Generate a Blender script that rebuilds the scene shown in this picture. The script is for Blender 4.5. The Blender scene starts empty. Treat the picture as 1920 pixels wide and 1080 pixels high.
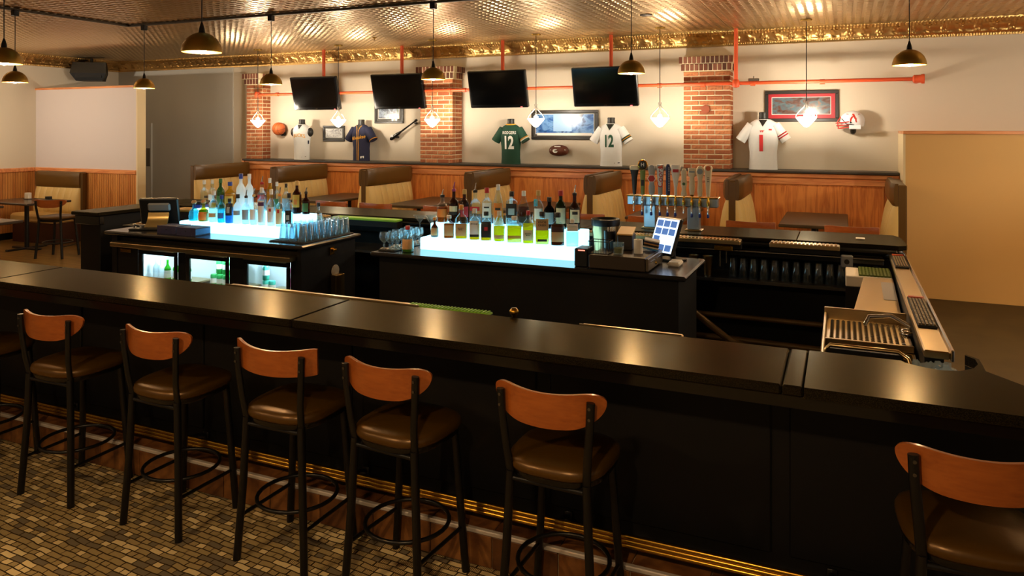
import bpy, math, random
from mathutils import Vector, Matrix, noise as mnoise
R = random.Random(7)
PI = math.pi
sc = bpy.context.scene
COL = sc.collection

def C(h, a=1.0):
    h = h.lstrip('#')
    o = []
    for i in (0, 2, 4):
        v = int(h[i:i+2], 16) / 255
        o.append(v / 12.92 if v <= .04045 else ((v + .055) / 1.055) ** 2.4)
    return (*o, a)

# ------------------------------------------------------------------ camera
cd = bpy.data.cameras.new('camera')
cam = bpy.data.objects.new('camera', cd)
COL.objects.link(cam)
cam.location = (0, 0, 2.0)
cam.rotation_euler = (PI / 2, 0, math.radians(23.8865))
cd.sensor_width = 36
cd.lens = 26.25
cd.shift_y = -300 / 1920
cd.clip_start = .05
sc.camera = cam
# ------------------------------------------------------------------ world and exposure
w = bpy.data.worlds.new('world')
sc.world = w
w.use_nodes = True
w.node_tree.nodes['Background'].inputs[0].default_value = (1.0, .74, .50, 1)
w.node_tree.nodes['Background'].inputs[1].default_value = .12
sc.view_settings.view_transform = 'Standard'
sc.view_settings.look = 'None'
sc.view_settings.gamma = 1
sc.view_settings.use_curve_mapping = False
sc.view_settings.exposure = 0.65
# lamp powers (watts) used by the lamp builders below
DOME_W, BOWL_W = 85, 54
AISLE_W = 165
WARM = (1.0, .66, .34)
# key measures
CZ = 3.365      # ceiling
YW = 10.85      # back wall
BZ = 1.07       # bar height
IZ = 1.0        # island height

# ------------------------------------------------------------------ materials
MATS = {}
def nodes(m):
    m.use_nodes = True
    nt = m.node_tree
    return nt, nt.nodes, nt.links, nt.nodes['Principled BSDF']

def mat(name, col, rough=.5, metal=0, spec=.5, emit=None, es=0, coat=0, trans=0, bump=None, var=None, alpha=1):
    """plain material; bump=(scale,strength) noise relief, var=(scale, colour2, low, high) colour wear"""
    if name in MATS: return MATS[name]
    m = bpy.data.materials.new(name)
    nt, N, L, b = nodes(m)
    c = C(col) if isinstance(col, str) else (*col, 1)
    b.inputs['Base Color'].default_value = c
    b.inputs['Roughness'].default_value = rough
    b.inputs['Metallic'].default_value = metal
    b.inputs['Specular IOR Level'].default_value = spec
    b.inputs['Coat Weight'].default_value = coat
    b.inputs['Transmission Weight'].default_value = trans
    if emit:
        b.inputs['Emission Color'].default_value = C(emit) if isinstance(emit, str) else (*emit, 1)
        b.inputs['Emission Strength'].default_value = es
    tc = None
    if bump or var:
        tc = N.new('ShaderNodeTexCoord')
    if bump:
        n = N.new('ShaderNodeTexNoise'); n.inputs['Scale'].default_value = bump[0]; n.inputs['Detail'].default_value = 4
        L.new(tc.outputs['Object'], n.inputs['Vector'])
        bp = N.new('ShaderNodeBump'); bp.inputs['Strength'].default_value = bump[1]; bp.inputs['Distance'].default_value = .01
        L.new(n.outputs['Fac'], bp.inputs['Height']); L.new(bp.outputs['Normal'], b.inputs['Normal'])
    if var:
        n = N.new('ShaderNodeTexNoise'); n.inputs['Scale'].default_value = var[0]; n.inputs['Detail'].default_value = 6
        L.new(tc.outputs['Object'], n.inputs['Vector'])
        r = N.new('ShaderNodeValToRGB')
        r.color_ramp.elements[0].position = var[2]; r.color_ramp.elements[0].color = c
        r.color_ramp.elements[1].position = var[3]; r.color_ramp.elements[1].color = C(var[1])
        L.new(n.outputs['Fac'], r.inputs['Fac']); L.new(r.outputs['Color'], b.inputs['Base Color'])
    MATS[name] = m
    return m

def wood(name, c1, c2, rough=.35, axis=2, scale=1.0, coat=.3, bands=True):
    """oak-like grain running along the given axis"""
    m = bpy.data.materials.new(name)
    nt, N, L, b = nodes(m)
    tc = N.new('ShaderNodeTexCoord'); mp = N.new('ShaderNodeMapping')
    s = [9 * scale] * 3; s[axis] = .75 * scale
    mp.inputs['Scale'].default_value = s
    L.new(tc.outputs['Object'], mp.inputs['Vector'])
    n = N.new('ShaderNodeTexNoise'); n.inputs['Scale'].default_value = 1.3; n.inputs['Detail'].default_value = 3
    n.inputs['Distortion'].default_value = .7
    L.new(mp.outputs['Vector'], n.inputs['Vector'])
    mu = N.new('ShaderNodeMath'); mu.operation = 'MULTIPLY'; mu.inputs[1].default_value = 9 if bands else 3
    L.new(n.outputs['Fac'], mu.inputs[0])
    fr = N.new('ShaderNodeMath'); fr.operation = 'PINGPONG'; fr.inputs[1].default_value = 1
    L.new(mu.outputs[0], fr.inputs[0])
    n2 = N.new('ShaderNodeTexNoise'); n2.inputs['Scale'].default_value = 14; n2.inputs['Detail'].default_value = 2
    L.new(mp.outputs['Vector'], n2.inputs['Vector'])
    mx = N.new('ShaderNodeMath'); mx.operation = 'MULTIPLY_ADD'; mx.inputs[1].default_value = .55; 
    L.new(fr.outputs[0], mx.inputs[0]); 
    m2 = N.new('ShaderNodeMath'); m2.operation = 'MULTIPLY'; m2.inputs[1].default_value = .6
    L.new(n2.outputs['Fac'], m2.inputs[0]); L.new(m2.outputs[0], mx.inputs[2])
    r = N.new('ShaderNodeValToRGB')
    r.color_ramp.elements[0].position = .12; r.color_ramp.elements[0].color = C(c1)
    r.color_ramp.elements[1].position = .75; r.color_ramp.elements[1].color = C(c2)
    L.new(mx.outputs[0], r.inputs['Fac']); L.new(r.outputs['Color'], b.inputs['Base Color'])
    b.inputs['Roughness'].default_value = rough
    b.inputs['Coat Weight'].default_value = coat; b.inputs['Coat Roughness'].default_value = .15
    MATS[name] = m
    return m

def glass(name, tint='#f4fbff', rough=.03, edge=.55, body=0.0, bodycol='#ffffff'):
    """thin-walled glass: tinted see-through with reflections that grow towards the rim"""
    if name in MATS: return MATS[name]
    m = bpy.data.materials.new(name); m.use_nodes = True
    nt = m.node_tree; N = nt.nodes; L = nt.links; N.clear()
    out = N.new('ShaderNodeOutputMaterial')
    tr = N.new('ShaderNodeBsdfTransparent'); tr.inputs[0].default_value = C(tint)
    gl = N.new('ShaderNodeBsdfGlossy'); gl.inputs['Roughness'].default_value = rough
    gl.inputs['Color'].default_value = (.95, .97, 1, 1)
    lw = N.new('ShaderNodeLayerWeight'); lw.inputs['Blend'].default_value = edge * .55
    mx = N.new('ShaderNodeMixShader')
    mm = N.new('ShaderNodeMath'); mm.operation = 'MULTIPLY_ADD'; mm.inputs[1].default_value = edge; mm.inputs[2].default_value = .05
    L.new(lw.outputs['Facing'], mm.inputs[0]); L.new(mm.outputs[0], mx.inputs[0])
    L.new(tr.outputs[0], mx.inputs[1]); L.new(gl.outputs[0], mx.inputs[2])
    last = mx
    if body > 0:
        tl = N.new('ShaderNodeBsdfTranslucent'); tl.inputs[0].default_value = C(bodycol)
        df = N.new('ShaderNodeBsdfDiffuse'); df.inputs[0].default_value = C(bodycol)
        m3 = N.new('ShaderNodeMixShader'); m3.inputs[0].default_value = .5
        L.new(tl.outputs[0], m3.inputs[1]); L.new(df.outputs[0], m3.inputs[2])
        m4 = N.new('ShaderNodeMixShader'); m4.inputs[0].default_value = body
        L.new(mx.outputs[0], m4.inputs[1]); L.new(m3.outputs[0], m4.inputs[2])
        last = m4
    L.new(last.outputs[0], out.inputs[0])
    MATS[name] = m
    return m

def emis(name, col, strength):
    return mat(name, '#000000', .5, emit=col, es=strength)

# ------------------------------------------------------------------ mesh builder
class MB:
    def __init__(s): s.v = []; s.f = []
    def add(s, vs, fs):
        n = len(s.v); s.v += [tuple(p) for p in vs]; s.f += [tuple(i + n for i in f) for f in fs]; return s
    def box(s, x0, x1, y0, y1, z0, z1, M=None):
        vs = [(x, y, z) for z in (z0, z1) for y in (y0, y1) for x in (x0, x1)]
        if M: vs = [M @ Vector(p) for p in vs]
        return s.add(vs, [(0, 2, 3, 1), (4, 5, 7, 6), (0, 1, 5, 4), (2, 6, 7, 3), (0, 4, 6, 2), (1, 3, 7, 5)])
    def bbox(s, x0, x1, y0, y1, z0, z1, b=.01, M=None):
        """box with chamfered edges"""
        b = min(b, (x1-x0)*.49, (y1-y0)*.49, (z1-z0)*.49)
        vs = []; idx = {}
        X = (x0, x1); Y = (y0, y1); Z = (z0, z1)
        for i in (0, 1):
            for j in (0, 1):
                for k in (0, 1):
                    sx, sy, sz = (b if i == 0 else -b), (b if j == 0 else -b), (b if k == 0 else -b)
                    for a, p in enumerate(((X[i], Y[j]+sy, Z[k]+sz), (X[i]+sx, Y[j], Z[k]+sz), (X[i]+sx, Y[j]+sy, Z[k]))):
                        idx[i, j, k, a] = len(vs); vs.append(p)
        F = []
        g = lambda i, j, k, a: idx[i, j, k, a]
        for i in (0, 1):
            q = [g(i, 0, 0, 0), g(i, 1, 0, 0), g(i, 1, 1, 0), g(i, 0, 1, 0)]; F.append(q if i else q[::-1])
            q = [g(0, i, 0, 1), g(1, i, 0, 1), g(1, i, 1, 1), g(0, i, 1, 1)]; F.append(q[::-1] if i else q)
            q = [g(0, 0, i, 2), g(1, 0, i, 2), g(1, 1, i, 2), g(0, 1, i, 2)]; F.append(q if i else q[::-1])
        for i in (0, 1):
            for j in (0, 1):
                q = [g(i, j, 0, 0), g(i, j, 1, 0), g(i, j, 1, 1), g(i, j, 0, 1)]; F.append(q)
                q = [g(i, 0, j, 0), g(i, 1, j, 0), g(i, 1, j, 2), g(i, 0, j, 2)]; F.append(q)
                q = [g(0, i, j, 1), g(1, i, j, 1), g(1, i, j, 2), g(0, i, j, 2)]; F.append(q)
                for k in (0, 1): F.append([g(i, j, k, 0), g(i, j, k, 1), g(i, j, k, 2)])
        c = Vector(((x0+x1)/2, (y0+y1)/2, (z0+z1)/2))
        F2 = []
        for f in F:
            p = [Vector(vs[t]) for t in f]
            n = (p[1]-p[0]).cross(p[2]-p[0]); m = sum(p, Vector()) / len(p) - c
            F2.append(f if n.dot(m) > 0 else f[::-1])
        if M: vs = [M @ Vector(p) for p in vs]
        return s.add(vs, F2)
    def prism(s, poly, z0, z1):
        n = len(poly)
        vs = [(x, y, z0) for x, y in poly] + [(x, y, z1) for x, y in poly]
        F = [tuple(range(n))[::-1], tuple(range(n, 2*n))] + [(i, (i+1) % n, n+(i+1) % n, n+i) for i in range(n)]
        return s.add(vs, F)
    def lathe(s, prof, seg=16, c=(0, 0), M=None, caps=True):
        """prof: (r,z) list bottom to top"""
        vs = []; F = []
        for r, z in prof:
            for i in range(seg):
                a = 2*PI*i/seg; vs.append((c[0]+r*math.cos(a), c[1]+r*math.sin(a), z))
        for k in range(len(prof)-1):
            for i in range(seg):
                j = (i+1) % seg
                F.append((k*seg+i, k*seg+j, (k+1)*seg+j, (k+1)*seg+i))
        if caps:
            F.append(tuple(range(seg))[::-1]); F.append(tuple(range((len(prof)-1)*seg, len(prof)*seg)))
        if M: vs = [M @ Vector(p) for p in vs]
        return s.add(vs, F)
    def tube(s, path, r, seg=8, closed=False, flat=None):
        """round (or flattened: flat=(rx,ry)) tube along a 3D path"""
        P = [Vector(p) for p in path]; n = len(P); vs = []; F = []
        up = None
        for i, p in enumerate(P):
            a = P[(i-1) % n] if (i > 0 or closed) else p
            b = P[(i+1) % n] if (i < n-1 or closed) else p
            t = (b-a).normalized()
            if up is None:
                up = Vector((0, 0, 1)) if abs(t.z) < .9 else Vector((0, 1, 0))
            sd = t.cross(up).normalized(); up = sd.cross(t).normalized()
            rr = r[i] if isinstance(r, (list, tuple)) else r
            for k in range(seg):
                an = 2*PI*k/seg
                if flat: vs.append(p + sd*flat[0]*math.cos(an) + up*flat[1]*math.sin(an))
                else: vs.append(p + sd*rr*math.cos(an) + up*rr*math.sin(an))
        m = n if closed else n-1
        for i in range(m):
            for k in range(seg):
                j = (i+1) % n; l = (k+1) % seg
                F.append((i*seg+k, i*seg+l, j*seg+l, j*seg+k))
        if not closed:
            F.append(tuple(range(seg))[::-1]); F.append(tuple(range((n-1)*seg, n*seg)))
        return s.add(vs, F)
    def cyl(s, a, b, r, seg=12, r2=None):
        return s.tube([a, b], [r, r if r2 is None else r2], seg)
    def loft(s, secs, seg=20, closed_ends=True):
        """secs: list of lists of points (same length), each a ring"""
        n = len(secs[0]); vs = []; F = []
        for q in secs: vs += q
        for k in range(len(secs)-1):
            for i in range(n):
                j = (i+1) % n
                F.append((k*n+i, k*n+j, (k+1)*n+j, (k+1)*n+i))
        if closed_ends:
            F.append(tuple(range(n))[::-1]); F.append(tuple(range((len(secs)-1)*n, len(secs)*n)))
        return s.add(vs, F)
    def grid(s, fn, nu, nv):
        """fn(u,v) in 0..1 -> point"""
        vs = [fn(i/nu, j/nv) for j in range(nv+1) for i in range(nu+1)]
        F = [(j*(nu+1)+i, j*(nu+1)+i+1, (j+1)*(nu+1)+i+1, (j+1)*(nu+1)+i) for j in range(nv) for i in range(nu)]
        return s.add(vs, F)
    def sheet(s, fn, nu, nv, th):
        """grid with thickness along the third output of fn: fn(u,v,t) with t 0/1"""
        a = [fn(i/nu, j/nv, 0) for j in range(nv+1) for i in range(nu+1)]
        b = [fn(i/nu, j/nv, 1) for j in range(nv+1) for i in range(nu+1)]
        n = len(a); w_ = nu+1
        F = []
        for j in range(nv):
            for i in range(nu):
                q = (j*w_+i, j*w_+i+1, (j+1)*w_+i+1, (j+1)*w_+i)
                F.append(q[::-1]); F.append(tuple(x+n for x in q))
        rim = [i for i in range(nu)] + [j*w_+nu for j in range(nv)] + [nv*w_+i for i in range(nu, 0, -1)] + [j*w_ for j in range(nv, 0, -1)]
        for k in range(len(rim)):
            p, q = rim[k], rim[(k+1) % len(rim)]
            F.append((p, q, q+n, p+n))
        return s.add(a+b, F)
    def mesh(s, name, smooth=None):
        me = bpy.data.meshes.new(name)
        me.from_pydata([tuple(p) for p in s.v], [], s.f)
        me.update()
        if smooth is not None:
            me.polygons.foreach_set('use_smooth', [True]*len(me.polygons))
            if smooth < 179: me.set_sharp_from_angle(angle=math.radians(smooth))
        return me
    def build(s, name, m, parent=None, smooth=None, **k):
        o = bpy.data.objects.new(name, s.mesh(name, smooth))
        if m: o.data.materials.append(MATS[m] if isinstance(m, str) else m)
        COL.objects.link(o)
        if parent: o.parent = parent
        return tag(o, **k)

def tag(o, label=None, cat=None, group=None, kind=None):
    if label: o['label'] = label
    if cat: o['category'] = cat
    if group: o['group'] = group
    if kind: o['kind'] = kind
    return o
def thing(name, loc=(0, 0, 0), rz=0, label=None, cat=None, group=None, kind=None):
    o = bpy.data.objects.new(name, None); COL.objects.link(o)
    o.empty_display_size = .05
    o.location = loc; o.rotation_euler = (0, 0, rz)
    return tag(o, label, cat, group, kind)
def inst(name, me, m=None, parent=None, loc=(0, 0, 0), rz=0, scale=None):
    o = bpy.data.objects.new(name, me); COL.objects.link(o)
    if m and not me.materials: me.materials.append(MATS[m] if isinstance(m, str) else m)
    o.location = loc; o.rotation_euler = (0, 0, rz)
    if scale: o.scale = scale
    if parent: o.parent = parent
    return o
KIDS = {}
def copy_tree(o, loc=None, rz=None, label=None, cat=None, group=None):
    c = o.copy(); COL.objects.link(c)
    if loc is not None: c.location = loc
    if rz is not None: c.rotation_euler = (0, 0, rz)
    tag(c, label, cat, group)
    for ch in o.children:
        d = ch.copy(); COL.objects.link(d); d.parent = c
        for g in ch.children:
            e = g.copy(); COL.objects.link(e); e.parent = d
    return c
def plight(name, loc, watts, parent=None, col=WARM, r=.03):
    l = bpy.data.lights.new(name, 'POINT'); l.energy = watts; l.color = col; l.shadow_soft_size = r
    o = bpy.data.objects.new(name, l); COL.objects.link(o); o.location = loc
    if parent: o.parent = parent
    return o

TXT = {}
def textverts(s, size=1.0, bold=0.0, shear=0.0):
    """flat triangulated lettering centred on the origin: (verts2d, faces)"""
    key = (s, size, bold, shear)
    if key in TXT: return TXT[key]
    cu = bpy.data.curves.new('lettering', 'FONT')
    cu.body = s; cu.size = size; cu.align_x = 'CENTER'; cu.align_y = 'CENTER'; cu.offset = bold * size; cu.shear = shear
    cu.resolution_u = 3
    o = bpy.data.objects.new('lettering', cu); COL.objects.link(o)
    dg = bpy.context.evaluated_depsgraph_get()
    me = bpy.data.meshes.new_from_object(o.evaluated_get(dg))
    r = ([(v.co.x, v.co.y) for v in me.vertices], [tuple(p.vertices) for p in me.polygons])
    bpy.data.objects.remove(o); bpy.data.curves.remove(cu); bpy.data.meshes.remove(me)
    TXT[key] = r
    return r
def lettering(name, s, size, m, fn, parent, bold=0.0, shear=0.0, **k):
    """lettering laid on a surface: fn(x, y) -> 3D point"""
    v, f = textverts(s, size, bold, shear)
    b = MB(); b.add([fn(x, y) for x, y in v], f)
    return b.build(name, m, parent, **k)
# build lettering meshes while the scene is still empty (quick to evaluate)
for a in (('BUCKS', .085, .01, 0), ('Milwaukee', .105, .012, .25), ('RODGERS', .062, .012, 0), ('12', .27, .035, 0), ('12', .24, .035, 0),
          ('1', .30, .03, 0), ('W', .075, .02, .2), ('W', .15, .03, 0), ('LG', .035, .01, 0), ('G', .05, .02, 0), ('H', .035, .03, 0)):
    textverts(*a)
# ------------------------------------------------------------------ palette
mat('wall_cream', '#d9cdb8', .75, bump=(60, .03))
mat('wall_cool', '#c3c2bb', .8, bump=(60, .03))
mat('wall_lilac', '#d2c8c6', .75, bump=(60, .03))
mat('wall_tan', '#dcae6c', .8, bump=(60, .03))
mat('wall_trim_cream', '#e3cfa4', .7)
mat('black_gloss', '#0b0a0a', .22, spec=.5)
mat('black_panel', '#0a0909', .55, spec=.25)
mat('black_metal', '#0c0b0b', .35, spec=.4)
mat('black_plastic', '#111112', .4)
mat('dark_shelf', '#3a352f', .4)
mat('table_top', '#4a3a22', .38, var=(9, '#3d2f1b', .3, .7))
mat('brass', '#a07c34', .42, .85)
mat('nickel', '#8a8176', .4, .9)
mat('brass_inner', '#e3b765', .35, .7)
mat('gold_rail', '#b98d33', .25, 1)
mat('tin_gold', '#cdb287', .30, 1, bump=(5, .25))
mat('track_bronze', '#4a3a22', .5, .3)
mat('crown_gold', '#c7a062', .36, 1)
mat('steel', '#c4ab7d', .28, 1, bump=(3, .05))
mat('steel_dark', '#6c6861', .35, 1)
mat('chrome', '#d9d9d9', .12, 1)
mat('orange_pipe', '#e0592f', .45)
mat('booth_brown', '#5a3f16', .33, spec=.5, bump=(30, .05))
mat('booth_cream', '#d9bb78', .5, bump=(40, .05))
mat('seat_vinyl', '#5c3f10', .34, .45, spec=.7, bump=(25, .12))
mat('tv_screen', '#040404', .12, spec=.6)
mat('tv_bezel', '#070707', .18)
mat('form_black', '#1d1a15', .5)
mat('jersey_white', '#dcdcd8', .8, bump=(70, .05))
mat('jersey_navy', '#1b1d3a', .8)
mat('jersey_green', '#12402c', .8, bump=(70, .05))
mat('gold_print', '#e0a12a', .7)
mat('white_print', '#ecebe4', .7)
mat('green_print', '#1d4a33', .7)
mat('red_print', '#d03030', .7)
mat('basketball', '#c8622c', .6, bump=(220, .2))
mat('football', '#5b2a12', .5, bump=(180, .15))
mat('helmet_white', '#e9e9ec', .2, coat=.5)
mat('helmet_red', '#c23022', .35)
mat('frame_dark', '#2c2824', .4)
mat('mat_board', '#57524a', .8)
mat('mortar', '#d9c9a6', .9, bump=(80, .3))
mat('rubber', '#15120f', .7)
mat('rubber_green', '#57681f', .6)
mat('green_mat', '#7fb51f', .6)
mat('bowl_glow', '#ffffff', .4, emit=(1, .88, .68), es=10)
mat('bulb_glow', '#ffffff', .4, emit=(1, .74, .42), es=25)
mat('led_panel', '#dff6ff', .4, emit=(.30, .80, 1.0), es=1.8)
mat('fridge_glow', '#ffffff', .4, emit=(.75, .92, 1.0), es=3)
mat('paper_white', '#e6ddcf', .8)
mat('menu_cover', '#2b2a4a', .55)
mat('menu_pages', '#3d84c4', .5)
mat('blue_box', '#1f3fa0', .4)
mat('chair_wood_edge', '#d9913f', .4)
wood('chair_wood', '#7d380e', '#a85a22', .32, axis=0, scale=.8, coat=.4, bands=False)
wood('oak_panel', '#bf632a', '#e8944a', .38, axis=2, scale=.8)
wood('oak_rail', '#c06a3a', '#e69a5e', .36, axis=0, scale=.8)
wood('oak_bead', '#a86028', '#cc8a46', .4, axis=2, scale=.7, bands=False)
wood('floor_wood', '#57431f', '#8a6c38', .35, axis=0, scale=.5)

# polished dark speckled bar top
def granite():
    m = bpy.data.materials.new('bar_top_black'); m.use_nodes = True
    nt = m.node_tree; N = nt.nodes; L = nt.links; N.clear()
    out = N.new('ShaderNodeOutputMaterial')
    tc = N.new('ShaderNodeTexCoord')
    n = N.new('ShaderNodeTexNoise'); n.inputs['Scale'].default_value = 240; n.inputs['Detail'].default_value = 3
    L.new(tc.outputs['Object'], n.inputs['Vector'])
    r = N.new('ShaderNodeValToRGB'); r.color_ramp.elements[0].position = .42; r.color_ramp.elements[0].color = C('#14110b')
    r.color_ramp.elements[1].position = .68; r.color_ramp.elements[1].color = C('#2b2518')
    L.new(n.outputs['Fac'], r.inputs['Fac'])
    bp = N.new('ShaderNodeBump'); bp.inputs['Strength'].default_value = .04; bp.inputs['Distance'].default_value = .002
    L.new(n.outputs['Fac'], bp.inputs['Height'])
    df = N.new('ShaderNodeBsdfDiffuse'); L.new(r.outputs['Color'], df.inputs['Color'])
    gl = N.new('ShaderNodeBsdfGlossy'); gl.inputs['Color'].default_value = (.40, .37, .28, 1); gl.inputs['Roughness'].default_value = .20
    fr = N.new('ShaderNodeFresnel'); fr.inputs['IOR'].default_value = 1.38
    for q in (df, gl, fr): L.new(bp.outputs['Normal'], q.inputs['Normal'])
    mx = N.new('ShaderNodeMixShader'); L.new(fr.outputs[0], mx.inputs[0]); L.new(df.outputs[0], mx.inputs[1]); L.new(gl.outputs[0], mx.inputs[2])
    L.new(mx.outputs[0], out.inputs[0])
    MATS['bar_top'] = m
granite()

# patterned carpet: rows of outlined blocks, finely striped
def carpet():
    m = bpy.data.materials.new('carpet'); nt, N, L, b = nodes(m)
    tc = N.new('ShaderNodeTexCoord'); mp = N.new('ShaderNodeMapping')
    mp.inputs['Rotation'].default_value = (0, 0, math.radians(4))
    nz = N.new('ShaderNodeTexNoise'); nz.inputs['Scale'].default_value = 9; nz.inputs['Detail'].default_value = 1
    L.new(tc.outputs['Object'], nz.inputs['Vector'])
    mix = N.new('ShaderNodeMix'); mix.data_type = 'RGBA'; mix.blend_type = 'LINEAR_LIGHT'; mix.inputs[0].default_value = .012
    L.new(tc.outputs['Object'], mix.inputs[6]); L.new(nz.outputs['Color'], mix.inputs[7])
    L.new(mix.outputs[2], mp.inputs['Vector'])
    br = N.new('ShaderNodeTexBrick')
    br.inputs['Scale'].default_value = 1; br.inputs['Brick Width'].default_value = .085; br.inputs['Row Height'].default_value = .034
    br.inputs['Mortar Size'].default_value = .0035; br.inputs['Mortar Smooth'].default_value = .2; br.inputs['Bias'].default_value = 0
    br.offset = .37; br.offset_frequency = 2; br.squash = .55; br.squash_frequency = 3
    br.inputs['Color1'].default_value = (0, 0, 0, 1); br.inputs['Color2'].default_value = (1, 1, 1, 1); br.inputs['Mortar'].default_value = (.5, .5, .5, 1)
    L.new(mp.outputs['Vector'], br.inputs['Vector'])
    wv = N.new('ShaderNodeTexWave'); wv.inputs['Scale'].default_value = 42; wv.inputs['Distortion'].default_value = 1.5; wv.bands_direction = 'X'
    L.new(mp.outputs['Vector'], wv.inputs['Vector'])
    st = N.new('ShaderNodeMath'); st.operation = 'GREATER_THAN'; st.inputs[1].default_value = .36
    L.new(wv.outputs['Fac'], st.inputs[0])
    # striped blocks, plain pale blocks and dark grey blocks
    r1 = N.new('ShaderNodeValToRGB'); r1.color_ramp.interpolation = 'CONSTANT'
    e = r1.color_ramp.elements; e[0].position = 0; e[0].color = C('#766a55'); e[1].position = .16; e[1].color = C('#cdb47e')
    e2 = e.new(.8); e2.color = C('#dcc693')
    L.new(br.outputs['Color'], r1.inputs['Fac'])
    r2 = N.new('ShaderNodeValToRGB'); r2.color_ramp.interpolation = 'CONSTANT'
    e = r2.color_ramp.elements; e[0].position = 0; e[0].color = (0, 0, 0, 1); e[1].position = .16; e[1].color = (1, 1, 1, 1)
    e3 = e.new(.8); e3.color = (0, 0, 0, 1)
    L.new(br.outputs['Color'], r2.inputs['Fac'])
    inv = N.new('ShaderNodeMath'); inv.operation = 'SUBTRACT'; inv.inputs[0].default_value = 1; L.new(st.outputs[0], inv.inputs[1])
    ml = N.new('ShaderNodeMath'); ml.operation = 'MULTIPLY'; L.new(inv.outputs[0], ml.inputs[0]); L.new(r2.outputs['Color'], ml.inputs[1])
    mxx = N.new('ShaderNodeMath'); mxx.operation = 'MAXIMUM'; L.new(ml.outputs[0], mxx.inputs[0]); L.new(br.outputs['Fac'], mxx.inputs[1])
    fin = N.new('ShaderNodeMix'); fin.data_type = 'RGBA'
    L.new(mxx.outputs[0], fin.inputs[0]); L.new(r1.outputs['Color'], fin.inputs[6]); fin.inputs[7].default_value = C('#3a2c17')
    L.new(fin.outputs[2], b.inputs['Base Color'])
    b.inputs['Roughness'].default_value = .95; b.inputs['Specular IOR Level'].default_value = .1
    bp = N.new('ShaderNodeBump'); bp.inputs['Strength'].default_value = .3; bp.inputs['Distance'].default_value = .004
    bp.invert = True
    L.new(mxx.outputs[0], bp.inputs['Height']); L.new(bp.outputs['Normal'], b.inputs['Normal'])
    MATS['carpet'] = m
carpet()
mat('stone_tile', '#5a3314', .45, var=(11, '#8a5a2c', .35, .7), bump=(30, .1))
mat('stone_tile_dark', '#41220e', .45, var=(9, '#6d4420', .35, .7), bump=(30, .1))
mat('tile_trim', '#c8beb4', .35, .3)
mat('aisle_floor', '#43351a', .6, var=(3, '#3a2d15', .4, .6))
mat('bar_floor', '#15110d', .6)
for i, h in enumerate(('#a5603a', '#b26c42', '#bd784a', '#96532f')):
    mat('brick_%d' % i, h, .85, bump=(45, .35), var=(28, '#8a4c2e', .45, .8))
for i, h in enumerate(('#6a3a26', '#83503a', '#56301f')):
    mat('cap_brick_%d' % i, h, .85, bump=(45, .35))

# ------------------------------------------------------------------ the setting
MB().box(-14.2, 4.2, 3.36, 11.3, -.08, 0).build('floor', 'floor_wood', kind='structure', label='brown plank floor beyond the bar')
MB().box(-14.2, 4.2, -3.5, 3.36, -.08, 0).build('floor_carpet', 'carpet', kind='structure', label='patterned tan and grey carpet in front of the bar')
MB().box(-6.9, .3, 3.37, 6.95, 0, .012).build('floor_mat', 'bar_floor', kind='structure', label='dark floor inside the bar')
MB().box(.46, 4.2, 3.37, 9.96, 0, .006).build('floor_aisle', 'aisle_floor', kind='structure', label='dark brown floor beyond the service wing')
MB().box(-10.2, .62, 8.75, 10.5, 0, .15).build('floor_platform', 'floor_wood', kind='structure', label='raised floor under the booths')
MB().box(-11.0, 4.2, YW, YW+.2, 0, CZ).build('wall_back', 'wall_cream', kind='structure', label='cream painted back wall')
MB().box(-14.2, -10.6, YW-.02, YW+.2, 0, CZ).build('wall_back_return', 'wall_cool', kind='structure', label='grey painted wall section in the far corner')
MB().box(-13.95, -13.7, -3.5, YW, 0, CZ).build('wall_left', 'wall_cream', kind='structure', label='cream painted side wall')
pw = MB().box(-13.7, -11.05, 9.10, 9.24, 0, 2.70).build('wall_partition', 'wall_lilac', kind='structure', label='tall cream partition with wood wainscot')
MB().box(-13.7, -11.03, 9.08, 9.26, 2.70, 2.735).build('trim_cap', 'oak_rail', pw)
MB().box(-11.06, -11.035, 9.085, 9.255, 0, 2.70).build('trim_end', 'wall_trim_cream', pw)
rw = MB().box(.68, 4.2, 9.97, YW, 0, 1.93).build('wall_right_partition', 'wall_tan', kind='structure', label='tan half-height partition beside the last booth')
MB().box(.655, 4.2, 9.93, YW, 1.93, 1.965).build('trim_cap', 'oak_rail', rw)
MB().box(.655, .68, 9.97, YW, 0, 1.93).build('trim_end', 'wall_trim_cream', rw)
# far door beside the partition
dr = thing('door_1', (0, 0, 0), kind='structure', label='grey door behind the partition end')
MB().box(-13.6, -12.72, YW-.06, YW-.021, 0, 2.1).build('door_leaf', 'wall_cool', dr)
MB().box(-12.84, -12.75, YW-.07, YW-.06, 1.23, 1.59).build('push_plate', 'steel_dark', dr)
# wainscot: beadboard as real ribs
def bead(x0, x1, y, z0, z1, along='x', pitch=.045):
    b = MB(); n = int(abs(x1-x0)/pitch)
    for i in range(n):
        a = x0 + (x1-x0)*i/n; c = x0 + (x1-x0)*(i+.82)/n
        if along == 'x': b.box(min(a, c), max(a, c), y-.012, y, z0, z1)
        else: b.box(y, y+.012, min(a, c), max(a, c), z0, z1)
    return b
bead(-13.69, -11.06, 9.10, .12, 1.20).build('wainscot_bead', 'oak_bead', pw, kind='stuff')
MB().bbox(-13.69, -11.06, 9.065, 9.10, 1.20, 1.275, .01).build('wainscot_cap', 'oak_rail', pw)
MB().box(-13.69, -11.06, 9.08, 9.10, 0, .12).build('baseboard', 'black_panel', pw)
wl = bpy.data.objects['wall_left']
bead(2.5, 9.08, -13.7, .12, 1.20, 'y').build('wainscot_bead', 'oak_bead', wl, kind='stuff')
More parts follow.
